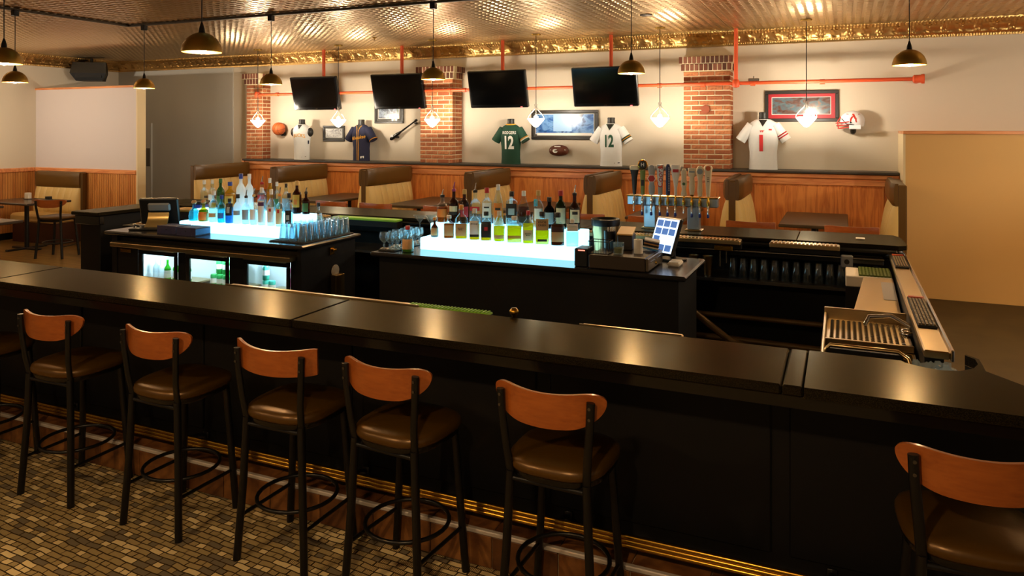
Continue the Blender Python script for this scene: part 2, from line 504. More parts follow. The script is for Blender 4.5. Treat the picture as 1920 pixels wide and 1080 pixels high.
MB().bbox(-13.7, -13.665, 2.5, 9.06, 1.20, 1.275, .01).build('wainscot_cap', 'oak_rail', wl)
MB().box(-13.7, -13.68, 2.5, 9.08, 0, .12).build('baseboard', 'black_panel', wl)

# ceiling: slab and pressed tin panels
ce = MB().box(-14.2, 4.2, -3.5, 11.3, CZ, CZ+.15).build('ceiling', 'tin_gold', kind='structure', label='pressed tin ceiling with a golden sheen')
def tin_panel():
    b = MB(); W_, H_ = 1.215, .605
    z0 = 0
    b.box(0, W_, 0, H_, 0, .006)
    nx, ny = 12, 6
    for i in range(nx):
        for j in range(ny):
            x = (i+.5)*W_/nx; y = (j+.5)*H_/ny; r = .036; q = .02
            vs = [(x-r, y-r, 0), (x+r, y-r, 0), (x+r, y+r, 0), (x-r, y+r, 0), (x-q, y-q, -.006), (x+q, y-q, -.006), (x+q, y+q, -.006), (x-q, y+q, -.006)]
            b.add(vs, [(4, 7, 6, 5), (0, 4, 5, 1), (1, 5, 6, 2), (2, 6, 7, 3), (3, 7, 4, 0)])
    return b.mesh('tin_panel')
tp = tin_panel()
y = 4.6
while y < 10.6:
    x = -13.6 + (.3 if int(y*10) % 2 else 0)
    while x < 2.9:
        inst('tin_panel', tp, 'tin_gold', ce, (x, y, CZ-.006)); x += 1.22
    y += .61

# crown moulding, one pressed segment repeated
def crown_seg(L=.36):
    prof = [(0, 3.150), (.030, 3.152), (.030, 3.185), (.040, 3.190), (.048, 3.200), (.055, 3.225), (.075, 3.255), (.105, 3.282), (.135, 3.298), (.142, 3.300), (.150, 3.312), (.172, 3.325), (.190, 3.332), (.200, 3.345), (.205, 3.362)]
    # resample
    pts = []
    for (a, b_), (c, d) in zip(prof, prof[1:]):
        for k in range(2): pts.append((a+(c-a)*k/2, b_+(d-b_)*k/2))
    pts.append(prof[-1])
    nv = len(pts)-1; nu = 40
    b = MB()
    def fn(u, v):
        j = min(int(round(v*nv)), nv); o, z = pts[j]
        x = u*L; h = 0
        if 3.20 < z < 3.30:
            t = (z-3.25)/.05; dx = (u-.3)*L/.05
            r = math.hypot(dx, t)
            if r < 1.15: h = .030*(.5+.5*math.cos(r*2*PI*1.5)) * (1.2-r) + .007*math.cos(6*math.atan2(t, dx))
            dx2 = (u-.78)*L/.09; a = abs(dx2)
            if a < 1: h = max(h, .024*(1-a)*(1+math.sin(9*dx2*abs(t)+t*5)) * .6)
        elif z >= 3.305 and z < 3.345: h = .014*max(0, math.sin(u*2*PI*9))
        elif 3.155 < z < 3.188: h = .008*max(0, math.sin(u*2*PI*12))
        return (x, -(o+h*.8), z - h*.5)
    b.grid(fn, nu, nv)
    return b.mesh('crown_segment', 60)
cs = crown_seg()
cr = thing('trim_1', (0, 0, 0), kind='structure', label='ornate gold crown moulding along the back wall')
x = -13.70
while x < 4.1:
    inst('crown_segment', cs, 'crown_gold', cr, (x, YW, 0)); x += .36
cr2 = thing('trim_2', (0, 0, 0), kind='structure', label='ornate gold crown moulding along the side wall')
y = 2.6
while y < YW-.1:
    inst('crown_segment', cs, 'crown_gold', cr2, (-13.7, y, 0), PI/2); y += .36

# half wall behind the booths with oak panelling and a dark ledge
hw = MB().box(-9.98, .655, 10.52, YW, 0, 1.405).build('wall_half', 'oak_panel', kind='structure', label='oak panelled half wall behind the booths')
MB().bbox(-10.02, .65, 10.455, YW, 1.405, 1.44, .008).build('ledge', 'dark_shelf', hw, label='dark ledge on top of the oak half wall')
MB().bbox(-9.98, .65, 10.48, 10.52, 1.345, 1.405, .012).build('cornice', 'oak_rail', hw)
MB().bbox(-9.98, .65, 10.495, 10.52, 1.255, 1.34, .008).build('top_rail', 'oak_rail', hw)
BX = [-9.93, -8.19, -6.50, -4.74, -2.99, -1.21, .60]
for a, c in zip(BX, BX[1:]):
    MB().bbox(a+.12, c-.12, 10.508, 10.52, .2, 1.235, .006).build('oak_panel', 'oak_panel', hw)
MB().box(-10.03, -9.98, 10.46, YW, 0, 1.44).build('end_post', 'oak_rail', hw)

# ------------------------------------------------------------------ brick piers
def pier(x0, x1, label, nm):
    y0 = 10.53; zt = 2.80; z0 = 1.44; mo = .014; bh = .0537; ch = bh+mo; bl = .2017
    t = thing('wall_pier', (0, 0, 0), label=label, kind='structure')
    MB().box(x0+.008, x1-.008, y0+.008, YW, z0, 3.0).build('mortar_core', 'mortar', t)
    cache = {}
    def brick(xa, xb, ya, yb, za, zb, m):
        k = (round(xb-xa, 3), round(yb-ya, 3), round(zb-za, 3), m)
        if k not in cache:
            mb = MB(); w_, d_, h_ = xb-xa, yb-ya, zb-za
            mb.bbox(0, w_, 0, d_, 0, h_, .004)
            me = mb.mesh('brick'); me.materials.append(MATS[m]); cache[k] = me
        inst('brick', cache[k], None, t, (xa, ya-R.uniform(0, .003), za))
    z = z0; row = 0
    while z + bh < zt + .01:
        x = x0; first = True
        off = 0 if row % 2 else -.106
        x = x0 + off
        while x < x1-.02:
            a = max(x, x0); c = min(x+bl, x1)
            if c - a > .03:
                brick(a, c, y0, y0+.1 if c < x1-.001 else y0+.102, z, z+bh, 'brick_%d' % R.choice((0, 1, 1, 2, 2, 3)))
            x += bl+mo
        yy = y0+.106+mo if row % 2 else y0+.106+mo
        while yy < YW-.02:
            c = min(yy+(bl if row % 2 else .095), YW)
            brick(x1-.1, x1, yy, c, z, z+bh, 'brick_%d' % R.choice((0, 1, 2, 3))); yy = c+mo
        z += ch; row += 1
    for k, (ov, za, zb) in enumerate(((.03, z+.002, z+.092), (.055, z+.103, z+.195))):
        n = max(4, int((x1-x0+2*ov)/.0605)); wdt = (x1-x0+2*ov)/n
        MB().box(x0-ov+.006, x1+ov-.006, y0-ov+.006, YW, za-.004, zb).build('mortar_band', 'mortar', t)
        for i in range(n):
            brick(x0-ov+i*wdt, x0-ov+(i+1)*wdt-mo, y0-ov, y0-ov+.1, za, zb, 'cap_brick_%d' % R.choice((0, 1, 2)))
        yy = y0-ov+.1+mo
        while yy < YW-.03:
            brick(x1+ov-.09, x1+ov, yy, min(yy+.06, YW), za, zb, 'cap_brick_%d' % R.choice((0, 1, 2))); yy += .06+mo
    return t
pier(-9.98, -9.70, 'brick pier at the far end of the ledge, behind the first booth', 0)
pier(-6.30, -5.70, 'brick pier between the second and third television', 1)
p3 = pier(-2.036, -1.408, 'brick pier behind the beer taps, crossed by the orange pipe', 2)
MB().prism([(-1.72+.075*math.cos(a*PI/3), 0+.075*math.sin(a*PI/3)) for a in range(6)], 0, .012)
mb = MB(); mb.lathe([(.062, 0), (.062, .012)], 8, M=Matrix.Translation((-1.735, 10.53, 2.26)) @ Matrix.Rotation(PI/2, 4, 'X'))
mb.build('cover_plate', mat('rust_plate', '#8f4424', .6), p3)
# ------------------------------------------------------------------ front bar
fb = thing('bar_counter', (0, 0, 0), label='long black bar counter with polished top in front of the stools', cat='bar counter')
def slab(x0, x1):
    MB().bbox(x0, x1, 2.87, 3.36, BZ-.04, BZ, .008).build('top_slab', 'bar_top', fb)
for a, c in ((-9.5, -7.0), (-6.996, -4.77), (-4.766, -2.445), (-2.441, -.205), (-.202, -.130)): slab(a, c)
# rounded end slab with the notch cut for the ice well
notch = [(.213, 3.36), (.225, 3.338), (.259, 3.318), (.302, 3.298), (.347, 3.288), (.411, 3.308), (.463, 3.362), (.487, 3.43), (.487, 3.50), (.457, 3.545)]
end = [(-.127, 2.87), (.74, 2.87), (.80, 2.91), (.79, 2.98), (.595, 3.218), (.500, 3.345), (.502, 3.43), (.501, 3.505), (.463, 3.56)]
MB().prism(end + notch[::-1] + [(-.127, 3.36)], BZ-.04, BZ).build('top_slab', 'bar_top', fb)
b = MB(); b.add([(x, y, z) for z in (.60, BZ-.041) for x, y in notch], [(i, i+1, i+11, i+10) for i in range(9)]); b.build('notch_lining', 'black_panel', fb)
MB().box(-9.5, .60, 2.885, 2.93, BZ-.085, BZ-.041).build('top_edge', 'black_gloss', fb)
MB().box(-9.5, .45, 3.27, 3.35, .17, BZ-.041).build('front_panel', 'black_panel', fb)
for i in range(9):
    x = -8.6 + i*1.05
    MB().bbox(x, x+.98, 3.258, 3.27, .24, .93, .008).build('panel_field', 'black_panel', fb)
pl = MB().box(-9.5, .55, 3.062, 3.27, 0, .158).build('plinth', 'mortar', fb)
tile_me = {}
x = -9.45; i = 0
while x < .5:
    wdt = .32
    for k, (ya, yb, za, zb) in enumerate(((3.05, 3.062, .005, .15), (3.07, 3.262, .158, .168))):
        key = (k, i % 3)
        if key not in tile_me:
            me = MB().bbox(0, wdt-.004, 0, yb-ya, 0, zb-za, .003).mesh('tile')
            me.materials.append(MATS[('stone_tile', 'stone_tile_dark', 'stone_tile')[i % 3]]); tile_me[key] = me
        inst('tile', tile_me[key], None, pl, (x, ya, za))
    x += wdt; i += 1
MB().bbox(-9.5, .55, 3.044, 3.07, .152, .172, .004).build('edge_strip', 'tile_trim', fb)
MB().bbox(-9.5, .45, 3.250, 3.27, .168, .182, .004).build('edge_strip', 'tile_trim', fb)
fr = thing('foot_rail', (0, 0, 0), label='brass foot rail running along the foot of the bar', cat='foot rail')
mb = MB()
for dz in (0, .019, .038): mb.tube([(-9.4, 3.10, .225+dz), (.3, 3.10, .225+dz)], .0105, 8)
mb.build('rail', 'gold_rail', fr, 50)
for i in range(9):
    xx = -9 + i*1.12
    MB().tube([(xx, 3.10, .24), (xx, 3.2, .23), (xx, 3.275, .20)], .012, 8).bbox(xx-.02, xx+.02, 3.258, 3.27, .17, .23, .004).build('bracket', 'black_metal', fr, 50)
# steel drink rail and mats behind the front bar
dr_ = thing('drink_rail', (0, 0, 0), label='narrow brushed steel drink rail behind the front bar, nearest the coolers', cat='drink rail')
MB().bbox(-3.35, -2.02, 3.362, 3.43, BZ-.05, BZ-.004, .006).build('tray', 'steel', dr_)
MB().box(-3.35, -2.02, 3.362, 3.366, BZ-.004, BZ+.006).build('lip', 'steel', dr_)
dr2 = thing('drink_rail', (0, 0, 0), label='short steel drink rail behind the front bar, before the till island', cat='drink rail')
MB().bbox(-1.14, -.66, 3.362, 3.42, BZ-.05, BZ-.006, .006).build('tray', 'steel', dr2)
MB().box(-1.14, -.66, 3.362, 3.366, BZ-.006, BZ+.004).build('lip', 'steel', dr2)
bm = thing('bar_mat', (0, 0, 0), label='green bar mat lying on the back edge of the front bar', cat='bar mat')
mb = MB().bbox(-2.10, -1.62, 3.362, 3.42, BZ-.012, BZ-.002, .003)
for i in range(24):
    mb.box(-2.09+i*.0195, -2.08+i*.0195, 3.365, 3.417, BZ-.002, BZ+.004)
mb.build('mat', 'green_mat', bm)
MB().box(-2.10, -1.62, 3.362, 3.42, BZ-.06, BZ-.012).build('backing', 'black_panel', bm)
kn = thing('tap_knob', (-1.49, 3.39, BZ-.05), label='small brass knob poking up behind the front bar', cat='knob')
MB().lathe([(.012, 0), (.012, .05), (.022, .06), (.024, .075), (.012, .088)], 10).build('knob', 'gold_rail', kn, 60)
MB().box(-.03, .03, -.025, .03, -.06, 0).build('bracket', 'black_panel', kn)

# ------------------------------------------------------------------ far bar (U shaped) and its return
bb = thing('back_bar', (0, 0, 0), label='far black bar counter carrying the beer taps', cat='bar counter')
for a, c in ((-7.45, -5.75), (-5.746, -3.9), (-3.896, -2.2), (-2.196, -.35)):
    MB().bbox(a, c, 6.62, 7.25, BZ-.035, BZ, .008).build('top_slab', 'bar_top', bb)
MB().prism([(-.346, 6.62), (.30, 6.62), (.40, 6.60), (.46, 6.64), (.47, 6.70), (.45, 7.12), (.40, 7.25), (-.346, 7.25)], BZ-.035, BZ).build('top_slab', 'bar_top', bb)
mb = MB().bbox(-7.45, .40, 6.585, 6.66, BZ-.075, BZ-.036, .012)
mb.build('nosing', 'black_gloss', bb)
MB().lathe([(.07, .955), (.085, .97), (.085, 1.0), (.07, 1.03)], 16, c=(.37, 6.66)).build('corner_post', 'black_gloss', bb, 50)
MB().box(-7.45, .40, 6.93, 7.03, 0, BZ-.036).build('die_wall', 'black_panel', bb)
MB().box(-7.45, .36, 6.50, 6.93, .70, .725).build('inner_shelf', 'dark_shelf', bb)
MB().bbox(-7.45, .30, 6.62, 6.67, .90, .985, .01).build('inner_rail', 'black_gloss', bb)
MB().tube([(-1.4, 6.585, .955), (.30, 6.585, .955)], .012, 8).build('pipe', 'steel_dark', bb, 50)
for i in range(6):
    xx = -7.2+i*1.45
    MB().box(xx, xx+.05, 6.52, 6.93, 0, .70).build('leg_panel', 'black_panel', bb)
# cabinet doors seen between the islands
for i in range(2):
    xx = -4.32 + i*.5
    d = MB().bbox(xx, xx+.48, 6.485, 6.51, .10, .68, .006).build('door', 'black_gloss', bb)
    MB().bbox(xx+(.42 if i == 0 else .04), xx+(.435 if i == 0 else .055), 6.465, 6.485, .5, .62, .004).build('handle', 'chrome', d)
# drip trays sunk along the far bar
for (a, c, lab) in ((-2.15, -.78, 'long steel drip tray under the beer taps'), (-.55, -.02, 'short steel drip tray beside the beer taps'), (-6.0, -5.05, 'steel drip tray on the far bar behind the coolers')):
    t = thing('drip_tray', (0, 0, 0), label=lab, cat='drip tray')
    MB().bbox(a, c, 6.46, 6.585, BZ-.05, BZ-.012, .006).build('tray', 'steel', t)
    mb = MB(); n = int((c-a)/.03)
    for i in range(n): mb.box(a+.01+i*.03, a+.028+i*.03, 6.475, 6.57, BZ-.012, BZ-.006)
    mb.build('grille', 'gold_rail', t, kind='stuff')
    MB().box(a, c, 6.5, 6.584, BZ-.09, BZ-.05).build('support', 'black_panel', t)
t = thing('bar_mat', (0, 0, 0), label='green bar mat on the far bar between the two bottle displays', cat='bar mat')
MB().bbox(-4.95, -4.15, 6.46, 6.585, BZ-.03, BZ-.008, .004).build('mat', 'green_mat', t)
MB().box(-4.95, -4.15, 6.48, 6.584, BZ-.09, BZ-.03).build('support', 'black_panel', t)
t = thing('paper_holder', (0, 0, 0), label='small white card on the far bar top', cat='card')
MB().bbox(.10, .17, 6.86, 6.93, BZ, BZ+.01, .002).build('card', 'paper_white', t)
# left return of the bar
lw_ = thing('bar_return', (0, 0, 0), label='end return of the far bar beside the dining area', cat='bar counter')
MB().bbox(-7.90, -7.454, 5.64, 7.25, BZ-.04, BZ, .008).build('top_slab', 'bar_top', lw_)
MB().bbox(-7.82, -7.50, 5.70, 7.2, 0, BZ-.041, .006).build('end_panel', 'black_panel', lw_)
MB().bbox(-7.86, -7.46, 5.66, 5.72, .93, BZ-.041, .006).build('apron', 'black_gloss', lw_)
# wing wall with steel drink rail on the service side
wg = thing('bar_wing', (0, 0, 0), label='narrow service wing of the bar topped by a steel drink rail', cat='drink rail')
MB().box(.35, .43, 3.98, 6.6, 0, .965).build('wing_panel', 'black_panel', wg)
MB().bbox(.335, .438, 3.83, 6.62, .965, 1.0, .006).build('tray', 'steel', wg)
MB().bbox(.438, .452, 3.80, 6.62, .965, 1.018, .004).build('lip', 'chrome', wg)
for (ya, yb, lab) in ((4.25, 4.95, 'black perforated bar mat on the steel rail, nearer the front bar'), (5.98, 6.52, 'black ribbed bar mat at the far end of the steel rail')):
    t = thing('bar_mat', (0, 0, 0), label=lab, cat='bar mat')
    mb = MB().bbox(.345, .432, ya, yb, 1.0, 1.012, .003)
    mb.build('base', 'rubber', t)
    mb = MB()
    for i in range(5):
        for j in range(int((yb-ya-.06)/.03)):
            mb.box(.350+i*.0165, .360+i*.0165, ya+.015+j*.03, ya+.037+j*.03, 1.012, 1.019)
    mb.build('studs', mat('mat_stud', '#6b5320', .5), t, kind='stuff')
    MB().box(.35, .428, yb-.04, yb-.008, 1.012, 1.02).build('label_strip', mat('mat_label', '#c24a22', .5), t)

# ------------------------------------------------------------------ back islands
def island(x0, x1, y1, label, fridge):
    t = thing('back_island', (0, 0, 0), label=label, cat='counter')
    y0 = 5.04
    MB().bbox(x0, x1, y0, y1, IZ-.035, IZ, .012).build('worktop', mat('island_top', '#262322', .2, spec=.7), t)
    return t
i1 = island(-6.59, -4.17, 5.90, 'black island counter with three glass-door coolers', True)
i2 = island(-3.49, -.96, 5.82, 'black island counter carrying the till and whisky bottles', False)
MB().bbox(-3.43, -1.02, 5.09, 5.78, 0, IZ-.036, .006).build('body', 'black_panel', i2)
MB().box(-6.53, -4.22, 5.58, 5.86, 0, IZ-.036).build('body', 'black_panel', i1)
MB().box(-6.53, -6.46, 5.09, 5.58, 0, IZ-.036).build('side_panel', 'black_panel', i1)
MB().box(-4.26, -4.22, 5.09, 5.58, 0, IZ-.036).build('side_panel', 'black_panel', i1)
# cooler under the first island
cl = thing('bottle_cooler', (0, 0, 0), label='three-door glass fronted bottle cooler under the island', cat='cooler')
MB().box(-6.45, -4.27, 5.12, 5.57, .90, .935).build('top_panel', 'black_panel', cl)
MB().bbox(-6.45, -4.27, 5.0, 5.12, .862, .902, .005).build('steel_edge', 'steel', cl)
MB().box(-6.45, -4.27, 5.54, 5.57, .1, .90).build('back_panel', mat('cooler_white', '#d5dde0', .5), cl)
MB().box(-6.45, -4.27, 5.12, 5.57, .02, .1).build('base', 'black_panel', cl)
MB().bbox(-6.45, -6.17, 5.09, 5.12, .1, .90, .005).build('motor_panel', 'black_panel', cl)
MB().box(-6.19, -6.17, 5.13, 5.54, .1, .90).build('inner_wall', 'cooler_white', cl)
MB().box(-4.29, -4.275, 5.13, 5.54, .1, .90).build('inner_wall', 'cooler_white', cl)
MB().bbox(-6.40, -6.26, 5.078, 5.09, .80, .83, .003).build('name_badge', 'gold_rail', cl)
DX = ((-6.15, -5.66), (-5.54, -5.03), (-4.85, -4.34))
for a, c in ((-5.66, -5.54), (-5.03, -4.85), (-4.34, -4.27)):
    MB().box(a, c, 5.10, 5.135, .1, .90).build('mullion', 'black_panel', cl)
for a, c in DX:
    d = MB().bbox(a, c, 5.075, 5.10, .80, .845, .004).bbox(a, c, 5.075, 5.10, .12, .17, .004).bbox(a, a+.045, 5.075, 5.10, .17, .80, .004).bbox(c-.03, c, 5.075, 5.10, .17, .80, .004).build('door', 'black_gloss', cl)
    MB().box(a+.045, c-.03, 5.086, 5.090, .17, .80).build('pane', glass('pane_glass', '#f2fbff', .02, .35), d)
    MB().bbox(a+.02, c-.02, 5.05, 5.07, .842, .858, .004).build('handle', 'steel', d)
    MB().box(a+.03, c-.03, 5.12, 5.53, .50, .515).build('shelf', 'steel', cl)
    MB().box(a+.02, c-.02, 5.14, 5.16, .875, .895).build('lamp_strip', 'fridge_glow', cl)
    

# illuminated bottle steps
def tiers(x0, x1, label):
    t = thing('bottle_step', (0, 0, 0), label=label, cat='light box')
    MB().bbox(x0, x1, 5.31, 5.48, IZ+.001, IZ+.10, .006).build('lower_step', 'led_panel', t)
    MB().bbox(x0, x1, 5.48, 5.66, IZ+.001, IZ+.20, .006).build('upper_step', 'led_panel', t)
    return t
tiers(-5.88, -4.50, 'glowing cyan two-step bottle display on the cooler island')
tiers(-3.18, -1.835, 'glowing cyan two-step bottle display on the till island')

# ------------------------------------------------------------------ booths and tables
def booth(i, x, lab, left=True, right=True):
    t = thing('booth', (x, 0, .15), label=lab, cat='booth', group='booths along the half wall')
    ya, yb = 9.23, 10.47
    MB().bbox(-.045, .045, ya, yb, 0, 1.22, .012).build('centre_panel', 'booth_brown', t)
    for s in ([-1] if left else []) + ([1] if right else []):
        def pad(z0, z1, d0, d1, nm, m, ribs):
            n = 24 if ribs else 10
            def fn(u, v, k):
                yy = ya+.005 + (yb-ya-.01)*u; z = z0 + (z1-z0)*v
                d = d0 + (d1-d0)*v
                bul = d * (1 - (2*v-1)**4 * .35) * (1 - (2*u-1)**10*.5)
                if ribs: bul += -.012*(1-abs(math.sin(PI*u*8)))**4*1.5
                return (s*(.04 + (bul if k else 0)), yy, z)
            return MB().sheet(fn, 64 if ribs else 14, 8, 0).build(nm, m, t, 50)
        pad(.985, 1.235, .085, .085, 'head_pad', 'booth_brown', False)
        pad(.42, .985, .17, .075, 'back_cushion', 'booth_cream', True)
        MB().bbox(.04*s if s > 0 else -.52, .52 if s > 0 else -.04, ya, yb, .30, .46, .035).build('seat_cushion', 'booth_cream', t, 40)
        MB().box(.05 if s > 0 else -.48, .48 if s > 0 else -.05, ya+.03, yb, 0, .30).build('base', 'booth_brown', t)
ordn = ('first booth from the far brick pier, brown head pad over cream channels', 'second booth from the far pier, brown head pad behind the vodka bottles',
        'third booth from the far pier, cream channelled back between two tables', 'fourth booth from the far pier, behind the whisky bottles',
        'fifth booth from the far pier, just before the beer taps', 'sixth booth from the far pier, beside the last brick pier', 'last booth, its back against the tan partition')
for i, x in enumerate(BX):
    booth(i, x, ordn[i], left=i > 0, right=i < 6)
tl = ('booth table hidden behind the vodka bottles', 'brown booth table between the second and third booth', 'brown booth table beside the fourth booth, behind the whisky bottles',
      'booth table between the fourth and fifth booth', 'booth table behind the beer tap posts', 'brown booth table nearest the tan partition')
for i, (a, c) in enumerate(zip(BX, BX[1:])):
    x = (a+c)/2
    t = thing('booth_table', (x, 0, .15), label=tl[i], cat='table', group='booth tables')
    MB().bbox(-.365, .365, 9.0, 10.38, .722, .758, .008).build('table_top', 'table_top', t)
    for yy in (9.35, 10.05):
        MB().lathe([(.03, .02), (.03, .69), (.12, .70), (.12, .722)], 12, c=(0, yy)).build('pedestal', 'black_metal', t, 40)
        MB().bbox(-.28, .28, yy-.04, yy+.04, 0, .025, .008).bbox(-.04, .04, yy-.22, yy+.22, 0, .024, .008).build('foot', 'black_metal', t)

# ------------------------------------------------------------------ stools
def stool(square=False):
    t = thing('bar_stool')
    # seat
    def ring(sc_, z):
        pts = []
        for k in range(32):
            a = 2*PI*k/32; ca, sa = math.cos(a), math.sin(a)
            n = 3.2
            rx = .205 * (1 + .06*sa); ry = .205
            px = rx*math.copysign(abs(ca)**(2/n), ca); py = ry*math.copysign(abs(sa)**(2/n), sa)
            pts.append((px*sc_, py*sc_+.005, z))
        return pts
    MB().loft([ring(.96, .664), ring(1.0, .675), ring(1.01, .692), ring(.98, .706), ring(.90, .716), ring(.7, .724), ring(.4, .729), ring(.1, .731)]).build('seat', 'seat_vinyl', t, 60)
    MB().loft([ring(.93, .640), ring(.955, .645), ring(.955, .664)]).build('seat_rim', 'black_gloss', t, 60)
    # legs: rear ones run up into the back posts
    for s in (-1, 1):
        MB().tube([(s*.195, -.19, 0), (s*.172, -.172, .36), (s*.158, -.165, .66)], 0, 10, flat=(.017, .019)).build('leg', 'black_metal', t, 60)
        MB().tube([(s*.195, .176, 0), (s*.168, .165, .36), (s*.15, .15, .645)], 0, 10, flat=(.017, .019)).build('leg', 'black_metal', t, 60)
        MB().tube([(s*.158, -.165, .655), (s*.168, -.184, .76), (s*.182, -.196, .90), (s*.186, -.198, .985)], 0, 10, flat=(.017, .012)).build('back_post', 'black_metal', t, 60)
        MB().tube([(s*.18, .17, .20), (s*.183, -.178, .20)], .009, 8).build('side_rail', 'black_metal', t, 60)
    MB().tube([(.185*math.cos(2*PI*k/28), .185*math.sin(2*PI*k/28), .262) for k in range(28)], .0095, 8, closed=True).build('foot_ring', 'black_metal', t, 179)
    for a, yy in ((.15, .15), (.158, -.165)): MB().tube([(-a, yy, .63), (a, yy, .63)], .011, 8).build('seat_bearer', 'black_metal', t, 60)
    # bent plywood backrest
    W_ = .232
    def shape(u, v):
        q = 2*u-1
        x = W_*math.sin(q*PI/2) if not square else W_*q
        e = abs(x)/W_
        top = 1.000 + .018*e**2; bot = .868 + .018*e**2
        if not square:
            k = math.sqrt(max(0, 1-max(0, (e-.62)/.38)**2))
            mid = .963+.012*e; half_t = (top-mid)*k; half_b = (mid-bot)*math.sqrt(max(0, 1-max(0, (e-.38)/.62)**2.2))
        else:
            k = 1 - .08*max(0, (e-.85)/.15)**2; mid = .94; half_t = (top-mid)*k; half_b = (mid-.885-.01*e*e)*k
        z = mid - half_b + (half_t+half_b)*v
        yy = -.228 + .076*(x/W_)**2 - .04*(z-.93)
        return x, yy, z
    def fn(u, v, k):
        x, yy, z = shape(u, v)
        q = x/W_
        return (x - k*.013*q*.4, yy+.006 + k*.014, z)
    MB().sheet(fn, 32, 8, 0).build('backrest', 'chair_wood', t, 45)
    for s in (-1, 1):
        for zz in (.925, .965):
            MB().lathe([(.006, 0), (.006, .005)], 8, M=Matrix.Translation((s*.184, -.208, zz)) @ Matrix.Rotation(PI/2, 4, 'X')).build('bolt', 'steel_dark', t)
    return t
ST = stool(); STQ = stool(True)
front = [(-4.72, .02, 'bar stool cut off by the edge of the picture, first in the row'), (-3.92, .03, 'bar stool with orange-brown bent back, second in the front row'),
         (-3.125, -.02, 'bar stool with rounded bent-wood back, third in the front row'), (-2.375, .0, 'bar stool with squarer bent-wood back, fourth in the front row'),
         (-1.765, -.08, 'bar stool with rounded bent-wood back, fifth in the front row, near the middle'), (-1.03, -.03, 'bar stool with rounded back, sixth in the front row, before the gap'),
         (.375, .06, 'nearest bar stool alone at the end of the bar')]
for i, (x, rz, lab) in enumerate(front):
    src = STQ if i == 3 else ST
    if i == 0: o = ST
    elif i == 3: o = STQ
    else: o = copy_tree(src)
    o.location = (x, 2.84, 0); o.rotation_euler = (0, 0, rz); tag(o, lab, 'bar stool', 'stools along the front of the bar')
far = [(-5.76, 'far bar stool showing its orange back edge, behind the vodka bottles'), (-5.11, 'far bar stool in front of the third booth'), (-4.22, 'far bar stool behind the stemmed glasses'),
       (-2.50, 'far bar stool beside the fifth booth'), (-1.79, 'far bar stool behind the beer tap posts'), (-.81, 'far bar stool in front of the sixth booth'), (.075, 'far bar stool in front of the last booth table')]
for x, lab in far:
    o = copy_tree(STQ, (x, 7.36, .085), PI, lab, 'bar stool', 'stools along the far bar')
bpb = MB().box(-7.2, .4, 7.1, 8.75, 0, .085).build('floor_step', 'floor_wood', kind='structure', label='low step behind the far bar')

# ------------------------------------------------------------------ left dining area
ch = [((-11.15, 7.75, 0), .35, 'wooden-backed chair in front of the corner booth')]
for loc, rz, lab in ch:
    o = copy_tree(ST, loc, rz, lab, 'chair', 'chairs in the dining corner'); o.scale = (1.1, 1.1, .90)
t = thing('corner_booth', (-12.86, 9.06, 0), label='brown and cream corner booth against the beadboard wall', cat='booth')
MB().bbox(-.63, .60, -.10, 0, 0, 1.22, .02).build('centre_panel', 'booth_brown', t)
def cpad(z0, z1, d0, d1, nm, m, ribs):
    def fn(u, v, k):
        x = -.60+1.17*u; z = z0+(z1-z0)*v; d = d0+(d1-d0)*v
        bul = d*(1-(2*v-1)**4*.35)*(1-(2*u-1)**10*.5) - (.018*(1-abs(math.sin(PI*u*7)))**4 if ribs else 0)
        return (x, -.095-(bul if k else 0), z)
    MB().sheet(fn, 56 if ribs else 14, 8, 0).build(nm, m, t, 50)
cpad(.94, 1.21, .07, .07, 'head_pad', 'booth_brown', False)
cpad(.46, .94, .16, .07, 'back_cushion', 'booth_cream', True)
MB().bbox(-.60, .57, -.60, -.10, .36, .50, .035).build('seat_cushion', 'booth_cream', t, 40)
MB().box(-.58, .55, -.55, -.10, 0, .36).build('base', mat('booth_base', '#3b1c0e', .5), t)
def dtable(x, y, w_, d_, z, lab):
    t = thing('dining_table', (x, y, 0), label=lab, cat='table', group='dining corner tables')
    MB().bbox(-w_/2, w_/2, -d_/2, d_/2, z-.035, z, .008).build('table_top', mat('dining_top', '#3a312b', .25), t)
    MB().lathe([(.035, .02), (.035, z-.06), (.14, z-.05), (.14, z-.035)], 12).build('pedestal', 'black_metal', t, 40)
    MB().bbox(-.33, .33, -.04, .04, 0, .03, .01).bbox(-.04, .04, -.33, .33, 0, .029, .01).build('foot', 'black_metal', t)
    return t
dtable(-12.35, 8.05, 1.15, .75, .80, 'dark dining table in front of the corner booth')
dtable(-9.70, 5.58, .85, .85, .86, 'dark dining table at the very edge of the picture')
dtable(-11.9, 6.75, .9, .75, .84, 'dark dining table between the two other corner tables')
for (x, y, z, lab) in ((-12.55, 8.2, .80, 'white napkin holder on the corner booth table'), (-12.1, 8.25, .80, 'dark condiment caddy on the corner booth table')):
    t = thing('table_caddy', (x, y, z), label=lab, cat='caddy')
    wn = 'white' in lab
    MB().bbox(-.06, .06, -.04, .04, 0, .012, .003).build('base', 'steel_dark', t)
    MB().bbox(-.05, .05, -.03, .03, .012, .11 if wn else .06, .004).build('contents', 'paper_white' if wn else 'rubber', t)
t = thing('rolled_napkin', (-11.75, 6.65, .84), .3, label='rolled white napkin and cutlery on a dining table', cat='napkin')
MB().tube([(-.11, 0, .018), (.11, 0, .018)], .018, 10).build('roll', 'paper_white', t, 60)
MB().tube([(.06, 0, .018), (.15, 0, .02)], .006, 6).build('cutlery', 'chrome', t, 60)

